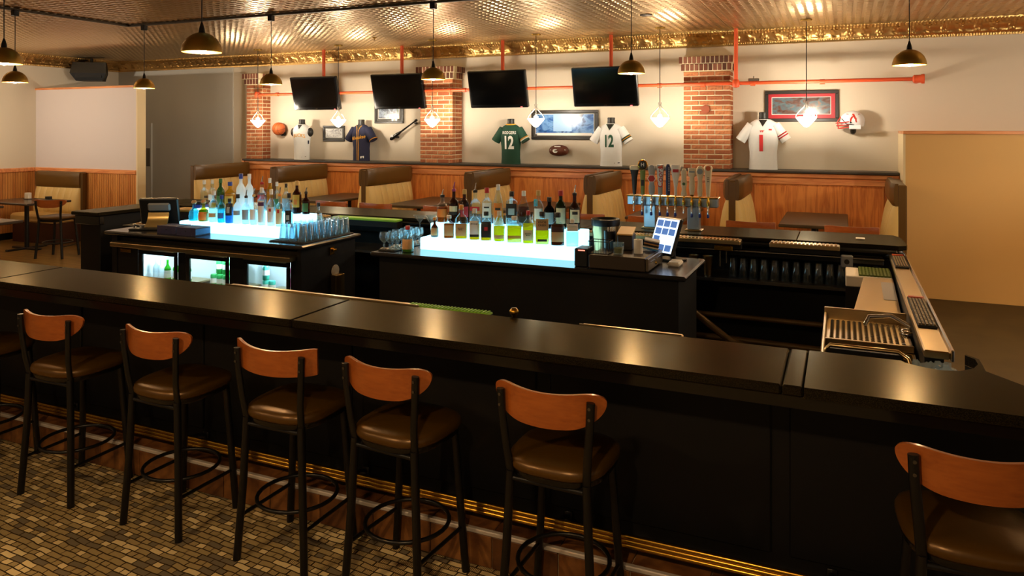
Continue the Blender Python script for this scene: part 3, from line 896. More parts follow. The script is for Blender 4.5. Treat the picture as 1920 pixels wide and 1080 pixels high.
# ------------------------------------------------------------------ pendant lamps
def dome(loc, lab, cordlen, watts=DOME_W, r=.128, up=0):
    t = thing('dome_pendant', loc, label=lab, cat='pendant lamp', group='brass dome pendants')
    prof = [(r*math.sin(a), r*1.02*math.cos(a)) for a in [PI/2*k/10 for k in range(11)]]
    outer = [(x, z) for x, z in prof][::-1]          # rim to top
    inner = [(x*.965, z*.955) for x, z in prof]
    b = MB(); b.lathe(outer[:-1] + [(.012, r*1.02)], 32, caps=False); b.build('shade', 'brass', t, 60)
    b = MB(); b.lathe([(max(x, .006), z) for x, z in inner], 32, caps=False); b.add([], []); b.build('shade_lining', 'brass_inner', t, 60)
    MB().lathe([(.022, r*1.0), (.018, r*1.0+.03), (.006, r*1.0+.07)], 12).build('neck', 'black_metal', t, 60)
    MB().tube([(0, 0, r), (0, 0, cordlen-.07)], .004, 6).build('cord', 'black_metal', t, 60)
    MB().bbox(-.03, .03, -.03, .03, cordlen-.07, cordlen, .004).build('canopy', 'black_metal', t)
    MB().lathe([(.004, -.012), (.022, -.002), (.031, .018), (.028, .036), (.016, .055), (.014, .075)], 16, M=Matrix.Translation((0, 0, up))).build('bulb', 'bulb_glow', t, 60)
    if watts: plight('lamp_light', (0, 0, .022+up), watts, t, r=.037)
    return t
Z0 = 2.515
for x, lab in ((-8.28, 'brass dome pendant at the corner of the ceiling track'), (-6.18, 'brass dome pendant in front of the far brick pier'), (-3.98, 'brass dome pendant in front of the middle brick pier'),
               (-1.83, 'brass dome pendant overlapping the last television'), (.50, 'brass dome pendant at the end of the orange pipe')):
    dome((x, 6.92, Z0), lab, CZ-Z0-.03)
dome((2.70, 6.92, Z0), 'brass dome pendant over the service end, beside the tan partition', CZ-Z0-.03, DOME_W*6, up=.05)
dome((-8.55, 5.44, Z0), 'brass dome pendant low over the dining corner, partly behind a larger one', CZ-Z0-.03)
dome((-3.87, 3.68, 2.50), 'large bright brass dome pendant over the front bar', CZ-2.50)
dome((-5.98, 3.72, 2.50), 'bright brass dome pendant cut off by the picture edge', CZ-2.50)
for x, lab in ((-5.14, 'unseen brass dome pendant added to light the aisle behind the first stools'), (-2.94, 'brass dome pendant over the aisle behind the middle stools'), (-.74, 'unseen brass dome pendant added to light the aisle behind the sixth stool')):
    dome((x, .38, 2.50), lab, CZ-2.50, AISLE_W*{-5.14: .5, -2.94: 1, -.74: 1.3}[x])  # outer two lamps are added, out of view; the middle one matches stool-leg shadows
tk = thing('lighting_track', (0, 0, 0), label='dark lighting track crossing the tin ceiling', cat='track')
MB().bbox(-8.56, 2.5, 6.895, 6.945, CZ-.04, CZ-.013, .004).build('long_rail', 'track_bronze', tk)
MB().bbox(-8.585, -8.535, 2.0, 6.945, CZ-.04, CZ-.013, .004).build('short_rail', 'track_bronze', tk)

def bowl(loc, lab, watts=BOWL_W):
    t = thing('glass_pendant', loc, label=lab, cat='pendant lamp', group='glass bowl pendants over the booths')
    h = CZ - loc[2]
    MB().lathe([(.006, -.125), (.03, -.115), (.085, -.055), (.118, -.012), (.124, .0), (.116, .002), (.08, -.045), (.02, -.10)], 28).build('bowl', 'bowl_glow', t, 60)
    for s in (-1, 1):
        MB().tube([(s*.124, 0, .0), (s*.122, 0, .03), (s*.085, 0, .075), (s*.035, 0, .125), (s*.012, 0, .165), (s*.02, 0, .21)], .005, 8).build('arm', 'nickel', t, 60)
    MB().tube([(0, 0, .03), (0, 0, .2)], .006, 8).build('stem', 'nickel', t, 60)
    MB().lathe([(.02, -.04), (.03, -.01), (.03, .03), (.012, .05)], 14).build('bulb', 'bulb_glow', t, 60)
    MB().tube([(0, 0, .19), (0, 0, h-.03)], .005, 6).build('rod', 'black_metal', t, 60)
    MB().lathe([(.02, h-.035), (.065, h-.028), (.07, h-.012)], 20).build('canopy', 'brass', t, 60)
    plight('lamp_light', (0, 0, .03), watts, t, (1.0, .86, .68), .045)
for x, lab in ((-9.22, 'glass bowl pendant in front of the far brick pier'), (-7.53, 'glass bowl pendant between the white and navy jerseys'), (-5.77, 'glass bowl pendant in front of the middle brick pier'),
               (-4.05, 'glass bowl pendant overlapping the wide framed picture'), (-2.25, 'glass bowl pendant between the white football jersey and the last brick pier'), (-.415, 'glass bowl pendant in front of the red framed picture')):
    bowl((x, 10.0, 2.135), lab)
bowl((-12.3, 6.1, 2.135), 'unseen glass bowl pendant added to light the dining corner', 300)  # added out of view to brighten the corner partition
bowl((2.9, 7.7, 2.135), 'unseen glass bowl pendant added to light the tan partition', 190)  # extra lamp, out of view, put in to lift the tan wall

# ------------------------------------------------------------------ sprinkler pipe
pp = thing('sprinkler_pipe', (0, 0, 0), label='orange sprinkler pipe running along the back wall', cat='pipe')
PY, PZ = 10.46, 2.595
MB().tube([(-9.66, PY, PZ), (.80, PY, PZ+.012)], .024, 12).build('main_run', 'orange_pipe', pp, 60)
MB().tube([(-1.32, PY, PZ), (-1.32, PY, CZ-.02)], .026, 12).build('riser', 'orange_pipe', pp, 60)
for x in (-9.66, -1.32):
    MB().lathe([(.01, -.05), (.045, -.04), (.05, 0), (.045, .05), (.03, .06)], 14, M=Matrix.Translation((x, PY, PZ))).build('fitting', 'orange_pipe', pp, 60)
for x in (-9.2, -5.72, -5.45, -2.36, -1.76, -1.1, -.24):
    MB().lathe([(.034, -.03), (.034, .03)], 14, M=Matrix.Translation((x, PY, PZ+.004)) @ Matrix.Rotation(PI/2, 4, 'Y')).build('coupling', 'orange_pipe', pp, 50)
MB().lathe([(.028, -.06), (.05, -.045), (.05, .03), (.06, .04), (.06, .07)], 16, M=Matrix.Translation((.85, PY, PZ+.012)) @ Matrix.Rotation(PI/2, 4, 'Y')).build('elbow', 'orange_pipe', pp, 50)
MB().tube([(.86, PY, PZ+.012), (.86, YW-.005, PZ+.012)], .04, 14).build('wall_stub', 'orange_pipe', pp, 60)
MB().tube([(-1.335, PY, PZ), (-1.335, 10.53, PZ)], .02, 10).build('stub', 'orange_pipe', pp, 60)
MB().tube([(-9.66, PY, PZ), (-9.66, 10.53, PZ)], .02, 10).build('stub', 'orange_pipe', pp, 60)
v = MB().bbox(-1.16, -1.02, PY-.02, PY+.02, PZ+.03, PZ+.07, .006).tube([(-1.09, PY, PZ+.03), (-1.09, PY, PZ+.10)], .008, 8).build('valve', 'chrome', pp)

# ------------------------------------------------------------------ televisions
def tv(xc, yaw, lab, pole_x):
    W_, H_ = .97, .58
    t = thing('television', (xc, 10.36, 2.595), label=lab, cat='television', group='televisions hung above the booths')
    M = Matrix.Rotation(yaw, 4, 'Z') @ Matrix.Rotation(math.radians(14), 4, 'X')
    MB().bbox(-W_/2, W_/2, -.02, .05, -H_/2, H_/2, .012, M=M).build('casing', 'tv_bezel', t)
    MB().box(-W_/2+.035, W_/2-.035, -.0225, -.02, -H_/2+.05, H_/2-.03, M=M).build('screen', 'tv_screen', t)
    lettering('logo', 'LG', .035, 'chrome', lambda x, y: M @ Vector((x, -.0222, -H_/2+.025+y*.8)), t, .01)
    MB().box(W_/2-.12, W_/2-.09, -.022, -.02, -H_/2+.008, -H_/2+.018, M=M).build('standby_light', emis('standby_red', (1, .1, .1), 3), t)
    MB().bbox(-.2, .2, .05, .09, -.15, .15, .01, M=M).build('mount_plate', 'black_metal', t)
    pxl = pole_x - xc
    MB().bbox(pxl-.022, pxl+.022, .10, .144, .0, CZ-2.595-.012, .006).build('ceiling_pole', 'orange_pipe', t)
    MB().tube([(pxl, .12, .05), (pxl*.3, .09, .03)], .02, 8).build('mount_arm', 'black_metal', t, 60)
TVX = [(-8.29, .0, -8.2), (-6.62, .0, -6.62), (-4.83, .0, -4.80), (-3.13, .0, -3.07)]
for i, (x, yw, pxx) in enumerate(TVX):
    tv(x, yw, ('black television above the white basketball jersey, nearest the far pier', 'black television overlapping the middle brick pier', 'black television above the green jersey', 'black television behind a bright dome pendant, last in the row')[i], pxx)
# black loudspeaker in the ceiling corner
sp = thing('loudspeaker', (-13.34, 9.95, 3.06), .55, label='black loudspeaker hung in the ceiling corner', cat='loudspeaker')
MB().loft([[(-.24, -.10, -.15), (.24, -.10, -.15), (.20, .16, -.15), (-.20, .16, -.15)], [(-.33, -.16, .0), (.33, -.16, .0), (.24, .18, .0), (-.24, .18, .0)], [(-.30, -.10, .21), (.30, -.10, .21), (.22, .18, .21), (-.22, .18, .21)]]).build('cabinet', 'black_plastic', sp)
MB().box(-.24, .24, -.147, -.10, -.09, -.03).build('grille', 'rubber', sp)
MB().tube([(0, .02, .20), (0, .02, CZ-3.06-.013)], .03, 8).build('bracket', 'black_metal', sp)
# ------------------------------------------------------------------ wall memorabilia
def picture_mat(name, cols, scale, rough=.25):
    m = bpy.data.materials.new(name); nt, N, L, b = nodes(m)
    tc = N.new('ShaderNodeTexCoord'); mp = N.new('ShaderNodeMapping'); mp.inputs['Scale'].default_value = scale
    L.new(tc.outputs['Object'], mp.inputs['Vector'])
    n = N.new('ShaderNodeTexNoise'); n.inputs['Scale'].default_value = 1; n.inputs['Detail'].default_value = 5; n.inputs['Distortion'].default_value = 1.2
    L.new(mp.outputs['Vector'], n.inputs['Vector'])
    r = N.new('ShaderNodeValToRGB'); e = r.color_ramp.elements
    e[0].position = .3; e[0].color = C(cols[0]); e[1].position = .7; e[1].color = C(cols[-1])
    for k, c in enumerate(cols[1:-1]):
        q = e.new(.3 + .4*(k+1)/(len(cols)-1)); q.color = C(c)
    L.new(n.outputs['Fac'], r.inputs['Fac']); L.new(r.outputs['Color'], b.inputs['Base Color'])
    b.inputs['Roughness'].default_value = rough
    b.inputs['Coat Weight'].default_value = .6; b.inputs['Coat Roughness'].default_value = .05
    MATS[name] = m
def framed(x0, x1, z0, z1, fw, mats, inset, lab):
    """frame, mat board and print on the back wall"""
    t = thing('framed_picture', ((x0+x1)/2, YW, (z0+z1)/2), label=lab, cat='picture')
    W_, H_ = (x1-x0)/2, (z1-z0)/2
    MB().bbox(-W_, W_, -.035, -.001, H_-fw, H_, .006).bbox(-W_, W_, -.035, -.001, -H_, -H_+fw, .006).bbox(-W_, -W_+fw, -.034, -.001, -H_+fw, H_-fw, .006).bbox(W_-fw, W_, -.034, -.001, -H_+fw, H_-fw, .006).build('frame', 'frame_dark', t)
    MB().box(-W_+fw, W_-fw, -.018, -.002, -H_+fw, H_-fw).build('mat_board', mats[0], t)
    l, r, bt, tp_ = inset
    MB().box(-W_+fw+l-.008, W_-fw-r+.008, -.020, -.018, -H_+fw+bt-.008, H_-fw-tp_+.008).build('inner_border', 'white_print', t)
    MB().box(-W_+fw+l, W_-fw-r, -.022, -.020, -H_+fw+bt, H_-fw-tp_).build('print', mats[1], t)
    return t
picture_mat('print_street', ('#3a3838', '#8d8a86', '#b9b6b0', '#55524e'), (14, 1, 20))
picture_mat('print_stadium_night', ('#2a3358', '#4d5560', '#8fa0b8', '#5a6b3c'), (9, 1, 12))
picture_mat('print_stadium_blue', ('#16335f', '#2f62a8', '#6fa0d8', '#20467e'), (5, 1, 9))
picture_mat('print_arena', ('#3c2a26', '#6a4a40', '#55707a', '#8a6f60'), (7, 1, 14))
mat('mat_red', '#b3202a', .5, coat=.5)
mat('mat_grey', '#4a4740', .6, coat=.4)
framed(-8.485, -8.02, 1.765, 2.04, .03, ('mat_grey', 'print_street'), (.03, .03, .045, .03), 'small framed street photograph between the white and navy jerseys')
framed(-7.39, -6.81, 2.08, 2.42, .035, ('mat_grey', 'print_stadium_night'), (.05, .05, .05, .05), 'framed stadium photograph half hidden under the second television')
f3 = framed(-4.46, -3.37, 1.823, 2.275, .045, ('mat_grey', 'print_stadium_blue'), (.03, .03, .045, .02), 'wide framed blue stadium panorama between the green and white jerseys')
MB().box(-.18, .12, -.0235, -.022, -.10, .17).build('bright_print_area', mat('print_sky', '#9fc6ee', .25, coat=.6), f3)
MB().box(-.45, .45, -.0235, -.022, -.165, -.125).build('caption_strip', 'white_print', f3)
f4 = framed(-.98, -.045, 2.085, 2.508, .045, ('mat_red', 'print_arena'), (.05, .06, .06, .05), 'wide framed arena panorama on a red mat beside the helmet')

def orb(t, r, m, nm='body', sx=1, sy=1, sz=1, c=(0, 0, 0)):
    b = MB(); prof = [(max(.0008, r*math.sin(PI*k/14)), -r*math.cos(PI*k/14)) for k in range(15)]
    b.lathe(prof, 24, M=Matrix.Translation(c) @ Matrix.Diagonal((sx, sy, sz, 1)))
    return b.build(nm, m, t, 179)
# basketball on a wall bracket
t = thing('basketball', (-9.40, YW-.125, 1.985), label='orange basketball mounted on the wall by the far brick pier', cat='basketball')
orb(t, .118, 'basketball')
for M in (Matrix.Rotation(.3, 4, 'X'), Matrix.Rotation(PI/2+.3, 4, 'Y'), Matrix.Translation((.06, 0, 0)) @ Matrix.Rotation(PI/2, 4, 'Y')):
    rr = .1185 if M.translation.length < .01 else .102
    MB().tube([M @ Vector((rr*math.cos(2*PI*k/32), rr*math.sin(2*PI*k/32), 0)) for k in range(32)], .0022, 6, closed=True).build('seam', 'rubber', t, 179)
MB().tube([(.02, .06, -.09), (.02, .124, -.09)], .04, 10).build('wall_bracket', 'rubber', t)
# football
t = thing('football', (-3.975, YW-.10, 1.655), label='brown football mounted below the wide framed panorama', cat='football')
b = MB(); prof = [(.088*math.sin(PI*k/16)**.8 if 0 < k < 16 else .002, -.155*math.cos(PI*k/16)) for k in range(17)]
b.lathe(prof, 20, M=Matrix.Rotation(PI/2, 4, 'Y')); b.build('body', 'football', t, 179)
MB().bbox(-.05, .05, -.072, -.060, .055, .070, .003).build('laces', 'white_print', t)
b = MB(); b.lathe([(.034, 0), (.034, .004)], 20, M=Matrix.Translation((-.03, -.082, -.005)) @ Matrix.Diagonal((1.2, 1, .85, 1)) @ Matrix.Rotation(PI/2, 4, 'X')); b.build('emblem', 'white_print', t)
lettering('emblem_letter', 'G', .05, 'green_print', lambda x, y: (-.03+x*1.1, -.0875, -.005+y), t, .02)
for s in (-1, 1):
    MB().bbox(s*.095-.028, s*.095+.028, -.062, -.05, .005, .018, .003).build('mark', 'white_print', t)
MB().tube([(0, .06, -.05), (0, .099, -.06)], .02, 8).build('wall_bracket', 'rubber', t)
# bat / club hung diagonally
t = thing('bat', (-6.79, YW-.06, 1.97), label='dark bat hung diagonally on the wall beside the middle brick pier', cat='bat')
a, c = Vector((-.25, 0, -.165)), Vector((.25, 0, .155))
MB().tube([a + (c-a)*k for k in (0, .04, .12, .3, .42, .7, 1)], [.02, .03, .033, .03, .016, .013, .012], 12).build('shaft', 'black_gloss', t, 60)
MB().tube([a + (c-a)*.97, a + (c-a)*1.04], .022, 10).build('knob', 'black_gloss', t, 60)
for k in (.22, .95):
    p = a + (c-a)*k
    MB().tube([p + Vector((.01, 0, -.03)), p + Vector((.01, .058, -.03))], .018, 8).build('wall_hook', 'black_metal', t)
p = a+(c-a)*.1
MB().bbox(p.x-.03, p.x+.02, -.036, -.028, p.z+.01, p.z+.05, .003).build('tag', 'white_print', t)

# helmet
t = thing('football_helmet', (.095, YW-.17, 2.10), label='white football helmet with red mark and red face guard', cat='helmet')
b = MB()
def shell(u, v):
    th_ = 2*PI*u; ph = PI*(.02+.70*v)
    x = .150*math.sin(ph)*math.cos(th_); y = .118*math.sin(ph)*math.sin(th_); z = .125*math.cos(ph)
    if z < -.03: x = x*1.0 + .02*(-.03-z)/.05
    return (x+.02, y, z)
b.grid(shell, 32, 18); b.build('shell', 'helmet_white', t, 179)
MB().bbox(-.02, .12, -.122, -.112, -.115, -.06, .012).build('jaw_flap', 'helmet_white', t)
for zz, dx in ((-.03, 0), (-.065, .01), (-.10, .025)):
    MB().tube([(-.02, -.115, zz+.01), (-.10, -.10, zz), (-.165+dx, -.05, zz-.005), (-.175+dx, 0, zz-.005), (-.165+dx, .05, zz-.005), (-.10, .10, zz), (-.02, .112, zz+.01)], .0075, 8).build('face_guard', 'helmet_red', t, 60)
for yy in (-.05, .05):
    MB().tube([(-.118, yy, .045), (-.158, yy, -.02), (-.145, yy, -.105)], .007, 8).build('face_guard', 'helmet_red', t, 60)
MB().tube([(-.105, -.07, .02), (-.05, -.117, -.05), (.04, -.118, -.06)], .006, 6).build('chin_strap', 'rubber', t, 60)
def hs(x, y):
    q = max(0, 1 - ((x+.01)/.152)**2 - ((y+.022)/.127)**2)
    return (x+.03, -.120*math.sqrt(q)-.003, y+.022)
lettering('team_mark', 'W', .15, 'helmet_red', hs, t, .03)
MB().lathe([(.012, 0), (.012, .006)], 10, M=Matrix.Translation((.0, -.116, -.03)) @ Matrix.Rotation(PI/2, 4, 'X')).build('ear_hole', 'rubber', t)
MB().tube([(.03, .0, -.10), (.03, .02, -.14), (.03, .169, -.15)], .035, 10).build('wall_bracket', 'form_black', t)

# jerseys on torso forms, standing on the ledge
def jersey(x, lab, sx, sz, body, sleeves=True, vneck=True, rz=0):
    t = thing('jersey_form', (x, 10.64, 1.44), rz, label=lab, cat='jersey', group='jerseys on the ledge')
    SEC = [(0, .165, .095), (.10, .160, .095), (.22, .158, .098), (.34, .172, .105), (.44, .186, .112), (.52, .190, .100), (.565, .170, .085), (.60, .125, .074), (.625, .080, .064)]
    def wd(z):
        for (z0, w0, d0), (z1, w1, d1) in zip(SEC, SEC[1:]):
            if z0 <= z <= z1:
                k = (z-z0)/(z1-z0); return w0+(w1-w0)*k, d0+(d1-d0)*k
        return SEC[-1][1:]
    def ring(z, e=0):
        w_, d_ = wd(z)
        return [((w_+e)*sx*math.cos(a), (d_+e)*math.sin(a) + .004*math.sin(a*9+z*30)*(1 if z < .4 else 0), z*sz) for a in [2*PI*k/36 for k in range(36)]]
    MB().loft([ring(z) for z in (0, .05, .10, .16, .22, .28, .34, .39, .44, .48, .52, .545, .565, .585, .60, .615, .625)]).build('jersey_body', body, t, 60)
    MB().lathe([(.066, .60*sz), (.056, .64*sz), (.052, .68*sz), (.056, .70*sz), (.05, .715*sz)], 18).build('form_neck', 'form_black', t, 60)
    def front(x_, z_, e=.004):
        w_, d_ = wd(max(0, min(.62, z_/sz)))
        q = max(.02, 1-(x_/(w_*sx))**2)
        return (x_, -d_*math.sqrt(q)-e, z_)
    if vneck:
        mbv = MB(); mbv.add([front(-.05*sx, .618*sz, .006), front(0, .535*sz, .008), front(.05*sx, .618*sz, .006), front(0, .62*sz, .002)], [(0, 1, 2, 3)]); mbv.build('neck_opening', 'form_black', t)
    slv = []
    if sleeves:
        for s in (-1, 1):
            P0 = Vector((s*.140*sx, 0, .545*sz)); P1 = Vector((s*.265*sx, -.01, .36*sz))
            ax = (P1-P0).normalized(); up = Vector((0, 1, 0)); sd = ax.cross(up).normalized()
            def sr(k, e=0):
                p = P0+(P1-P0)*k; r1 = .082 - .006*k + e; r2 = .070 + .004*k + e
                return [tuple(p + sd*r2*math.cos(a)*.95 + up*r1*math.sin(a)) for a in [2*PI*q/24 for q in range(24)]]
            MB().loft([sr(k) for k in (-.05, .2, .5, .8, 1.0)]).build('sleeve', body, t, 60)
            slv.append(sr)
    return t, front, slv
def band(t, sr, k0, k1, m, e=.003):
    MB().loft([sr(k0, e), sr(k1, e)], closed_ends=False).build('sleeve_stripe', m, t, 60)
# 1 white basketball tank
t, fr_, _ = jersey(-8.80, 'white sleeveless basketball jersey on a black torso form', .93, 1.0, 'jersey_white', sleeves=False, rz=.12)
for s in (-1, 1):
    orb(t, .062, 'form_black', 'form_shoulder', .9, 1, 1.3, (s*.165, 0, .485))
lettering('team_name', 'BUCKS', .085, 'gold_print', lambda x, y: fr_(x*.9, .43+y-1.2*x*x), t, .01)
MB().add([fr_(.04, .045), fr_(.12, .055), fr_(.12, .062), fr_(.05, .05)], [(0, 1, 2, 3)]).build('swoosh', 'rubber', t)
MB().bbox(.145, .165, -.05, -.03, .28, .34, .003).build('side_tag', 'jersey_navy', t)
# 2 navy baseball jersey
t, fr_, sl = jersey(-7.53, 'navy baseball jersey with gold script and piping', 1.0, .985, 'jersey_navy', rz=-.05)
lettering('team_name', 'Milwaukee', .105, 'gold_print', lambda x, y: fr_(x*.62, .395+y*.8+x*.10, .005), t, .012, .25)
for s in (-1, 1):
    MB().tube([fr_(s*.014, z, .003) for z in (.01, .1, .2, .3, .4, .48, .52)] + [fr_(s*.035, .575, .004), fr_(s*.062, .60, .004)], .0045, 6).build('piping', 'gold_print', t, 60)
for sr in sl: band(t, sr, .93, .99, 'gold_print')
MB().add([fr_(.05, .045), fr_(.11, .05), fr_(.11, .085), fr_(.05, .08)], [(0, 1, 2, 3)]).build('hem_patch', 'white_print', t)
# 3 green football jersey (seen from its back)
t, fr_, sl = jersey(-4.73, 'green football jersey number 12 with white name and gold collar', .95, .985, 'jersey_green', vneck=False, rz=.05)
lettering('number', '12', .27, 'white_print', lambda x, y: fr_(x*.66-.005, .325+y, .006), t, .035)
lettering('player_name', 'RODGERS', .062, 'white_print', lambda x, y: fr_(x*.8+.005, .485+y, .006), t, .012)
MB().tube([(.072*math.cos(2*PI*k/24), .066*math.sin(2*PI*k/24), .612) for k in range(24)], .012, 8, closed=True).build('collar', 'gold_print', t, 179)
for sr in sl: band(t, sr, .72, .80, 'gold_print'); band(t, sr, .80, .88, 'white_print')
# 4 white football jersey 12
t, fr_, sl = jersey(-3.115, 'white football jersey with green number 12', 1.0, 1.0, 'jersey_white', rz=.03)
lettering('number', '12', .24, 'green_print', lambda x, y: fr_(x*.66-.015, .36+y, .006), t, .035)
for sr in sl: band(t, sr, .62, .70, 'green_print'); band(t, sr, .70, .76, 'gold_print'); band(t, sr, .76, .84, 'green_print')
MB().tube([fr_(-.055, .615, .006), fr_(0, .53, .008), fr_(.055, .615, .006)], .005, 6).build('collar', 'green_print', t, 60)
MB().add([fr_(.07, .04), fr_(.14, .045), fr_(.14, .06), fr_(.07, .055)], [(0, 1, 2, 3)]).build('hem_patch', 'rubber', t)
# 5 white and red football jersey 1
t, fr_, sl = jersey(-.985, 'large white football jersey with red number 1', 1.12, 1.085, 'jersey_white', rz=.03)
lettering('number', '1', .30, 'red_print', lambda x, y: fr_(x-.02, .345+y, .006), t, .03)
lettering('chest_mark', 'W', .075, 'red_print', lambda x, y: fr_(x*.7-.015, .515+y*.6, .008), t, .02, .2)
MB().add([fr_(.075, .53, .006), fr_(.115, .527, .006), fr_(.115, .547, .006), fr_(.075, .55, .006)], [(0, 1, 2, 3)]).build('maker_mark', 'red_print', t)
for sr in sl: band(t, sr, .55, .62, 'red_print'); band(t, sr, .68, .75, 'red_print')

# ------------------------------------------------------------------ bottles
PROF = {
 'std':   [(0, .90), (.01, 1), (.55, 1), (.62, .93), (.69, .62), (.73, .40), (.78, .34), (.93, .33), (.935, .40), (.945, .40)],
 'tall':  [(0, .90), (.01, 1), (.60, 1), (.68, .90), (.74, .60), (.79, .40), (.94, .36), (.945, .42), (.955, .42)],
 'squat': [(0, .80), (.03, .97), (.25, 1), (.42, .93), (.55, .70), (.63, .40), (.68, .30), (.84, .29), (.85, .36), (.87, .36)],
 'cone':  [(0, .92), (.01, 1), (.50, 1), (.56, .92), (.70, .62), (.84, .36), (.92, .30), (.93, .34), (.945, .34)],
 'bulb':  [(0, .90), (.01, 1), (.52, 1), (.60, .95), (.68, .66), (.72, .42), (.76, .40), (.80, .46), (.86, .46), (.90, .34), (.945, .33)],
 'flat':  [(0, .95), (.01, 1), (.66, 1), (.72, .92), (.76, .60), (.79, .34), (.93, .32), (.945, .36)],
}
def bring(prof, h, r, n, dep, sc_=1.0, zs=None, seg=20):
    out = []
    for zf, rf in prof:
        pts = []
        for k in range(seg):
            a = 2*PI*k/seg; ca, sa = math.cos(a), math.sin(a)
            nn = n if rf > .8 else 2 + (n-2)*max(0, (rf-.45)/.35)
            nn = max(2, nn)
            x = math.copysign(abs(ca)**(2/nn), ca); y = math.copysign(abs(sa)**(2/nn), sa)
            dd = dep if rf > .6 else 1
            pts.append((x*r*rf*sc_, y*r*rf*sc_*dd, zf*h))
        out.append(pts)
    return out
GL = {'clear': glass('glass_clear', '#eefaff', .03, .5), 'aqua': glass('glass_aqua', '#9fe0ea', .03, .5), 'green': glass('glass_green', '#2f8a3a', .03, .45, .15, '#2f9a3c'),
      'dkgreen': glass('glass_dark_green', '#1d4a22', .03, .4, .35, '#163c18'), 'brown': glass('glass_brown', '#7a3a14', .03, .4, .3, '#4a1e08'), 'black': glass('glass_black', '#1a1614', .05, .35, .8, '#0b0a0a'),
      'frost': glass('glass_frosted', '#f4fcff', .3, .25, .75, '#f2fbff'), 'yellow': glass('glass_yellow', '#e9d85a', .03, .4, .1, '#d8c23a'), 'blue': glass('glass_blue', '#5fa8d8', .03, .4, .25, '#3f86c0')}
def liquid(name, col, k=.45):
    return glass('liquid_'+name, col, .1, .15, k, col)
LQ = {'amber': liquid('amber', '#b8641a'), 'dark': liquid('dark_amber', '#6e2a0a', .6), 'gold': liquid('gold', '#e8b820', .5), 'yellow': liquid('yellow', '#efd62a', .6), 'water': liquid('water', '#e2f7ff', .12),
      'green': liquid('green', '#7fa82a', .45), 'aqua': liquid('aqua', '#9fe6ee', .3)}
for n_, h_ in (('lab_white', '#e8e4dc'), ('lab_tan', '#c79b66'), ('lab_cream', '#d9c69a'), ('lab_black', '#1d1b1a'), ('lab_orange', '#d8772a'), ('lab_red', '#b8262a'), ('lab_blue', '#3f74b8'), ('lab_green', '#3f6a3a'),
               ('lab_gold', '#c79a3a'), ('lab_purple', '#5a2f56'), ('lab_grey', '#9aa6aa'), ('cap_blue', '#1f3f9a'), ('cap_red', '#b52222'), ('cap_black', '#141212'), ('cap_gold', '#c9a05a'), ('cap_white', '#e2dcd2'),
               ('cap_cork', '#b98a52'), ('cap_green', '#1f6a34'), ('cap_teal', '#1f9aa0'), ('cap_orange', '#d8862a'), ('cap_purple', '#8a2f6a')):
    mat(n_, h_, .45)
def bottle(x, y, z, h, r, kind, gl, liq, lab, cap, desc, n=2.0, dep=1.0, pour=None, text=None):
    """lab=(material, z0 fraction, z1 fraction); liq=(material, fill)"""
    t = thing('bottle', (x, y, z), .35 + R.uniform(-.08, .08), label=desc, cat='bottle', group='bottles on the lit steps')
    hb = h*.84 if pour else h
    P_ = PROF[kind]
    MB().loft(bring(P_, hb, r, n, dep)).build('glass', GL[gl], t, 50)
    if liq:
        f = liq[1]; q = [(max(zf, .012), rf*.93) for zf, rf in P_ if zf < f]
        last = q[-1][1]; q.append((f, last)); q.append((f+.002, last*.98))
        MB().loft(bring(q, hb, r, n, dep)).build('liquid', LQ[liq[0]], t, 50)
    def surf(x_, z_, e=.0015):
        zf = z_/hb; rf = 1
        for (z0, r0), (z1, r1) in zip(P_, P_[1:]):
            if z0 <= zf <= z1: rf = r0+(r1-r0)*(zf-z0)/(z1-z0+1e-9)
        R_ = r*rf; q = min(.98, abs(x_)/R_)
        return (x_, -(R_*(1-q**n)**(1/n)*dep + e), z_)
    if lab:
        wl_ = .82 if n < 3 else .88
        b = MB(); b.grid(lambda u, v: surf((2*u-1)*r*wl_, hb*(lab[1]+(lab[2]-lab[1])*v)), 10, 4); b.build('label', lab[0], t, 60)
        if len(lab) > 3:      # a second band or emblem on the label
            m2, a0, a1, wf = lab[3]
            b = MB(); b.grid(lambda u, v: surf((2*u-1)*r*wl_*wf, hb*(a0+(a1-a0)*v), .0028), 8, 3); b.build('label_band', m2, t, 60)
    if text:
        s_, size, m_, zf = text
        lettering('label_text', s_, size, m_, lambda x_, y_: surf(x_, hb*zf+y_, .004), t, .01)
    zt = hb*P_[-1][0]; rt = r*P_[-1][1]
    if pour:
        MB().lathe([(rt*1.0, zt-.006), (rt*1.05, zt+.012), (rt*.6, zt+.018)], 12).build('pourer_collar', pour, t, 50)
        MB().tube([(0, 0, zt+.012), (0, 0, zt+.03), (.006, 0, h-.002), (.010, 0, h+.004)], [.0075, .006, .0045, .004], 8).build('pourer_spout', 'chrome' if pour != 'cap_purple' else pour, t, 60)
    else:
        if cap == 'cap_cork':
            MB().lathe([(rt*1.0, zt), (rt*1.35, zt+.006), (rt*1.4, zt+(h-zt)*.6), (rt*1.0, h+.006)], 12).build('cap', cap, t, 60)
        else:
            k0 = hb*.86
            MB().lathe([(rt*1.08, k0), (rt*1.10, k0+.003), (rt*1.10, h-.003), (rt*1.0, h)], 14).build('cap', cap, t, 50)
    return t
F_, B_ = 5.385, 5.57
ZF, ZB = IZ+.1005, IZ+.2005
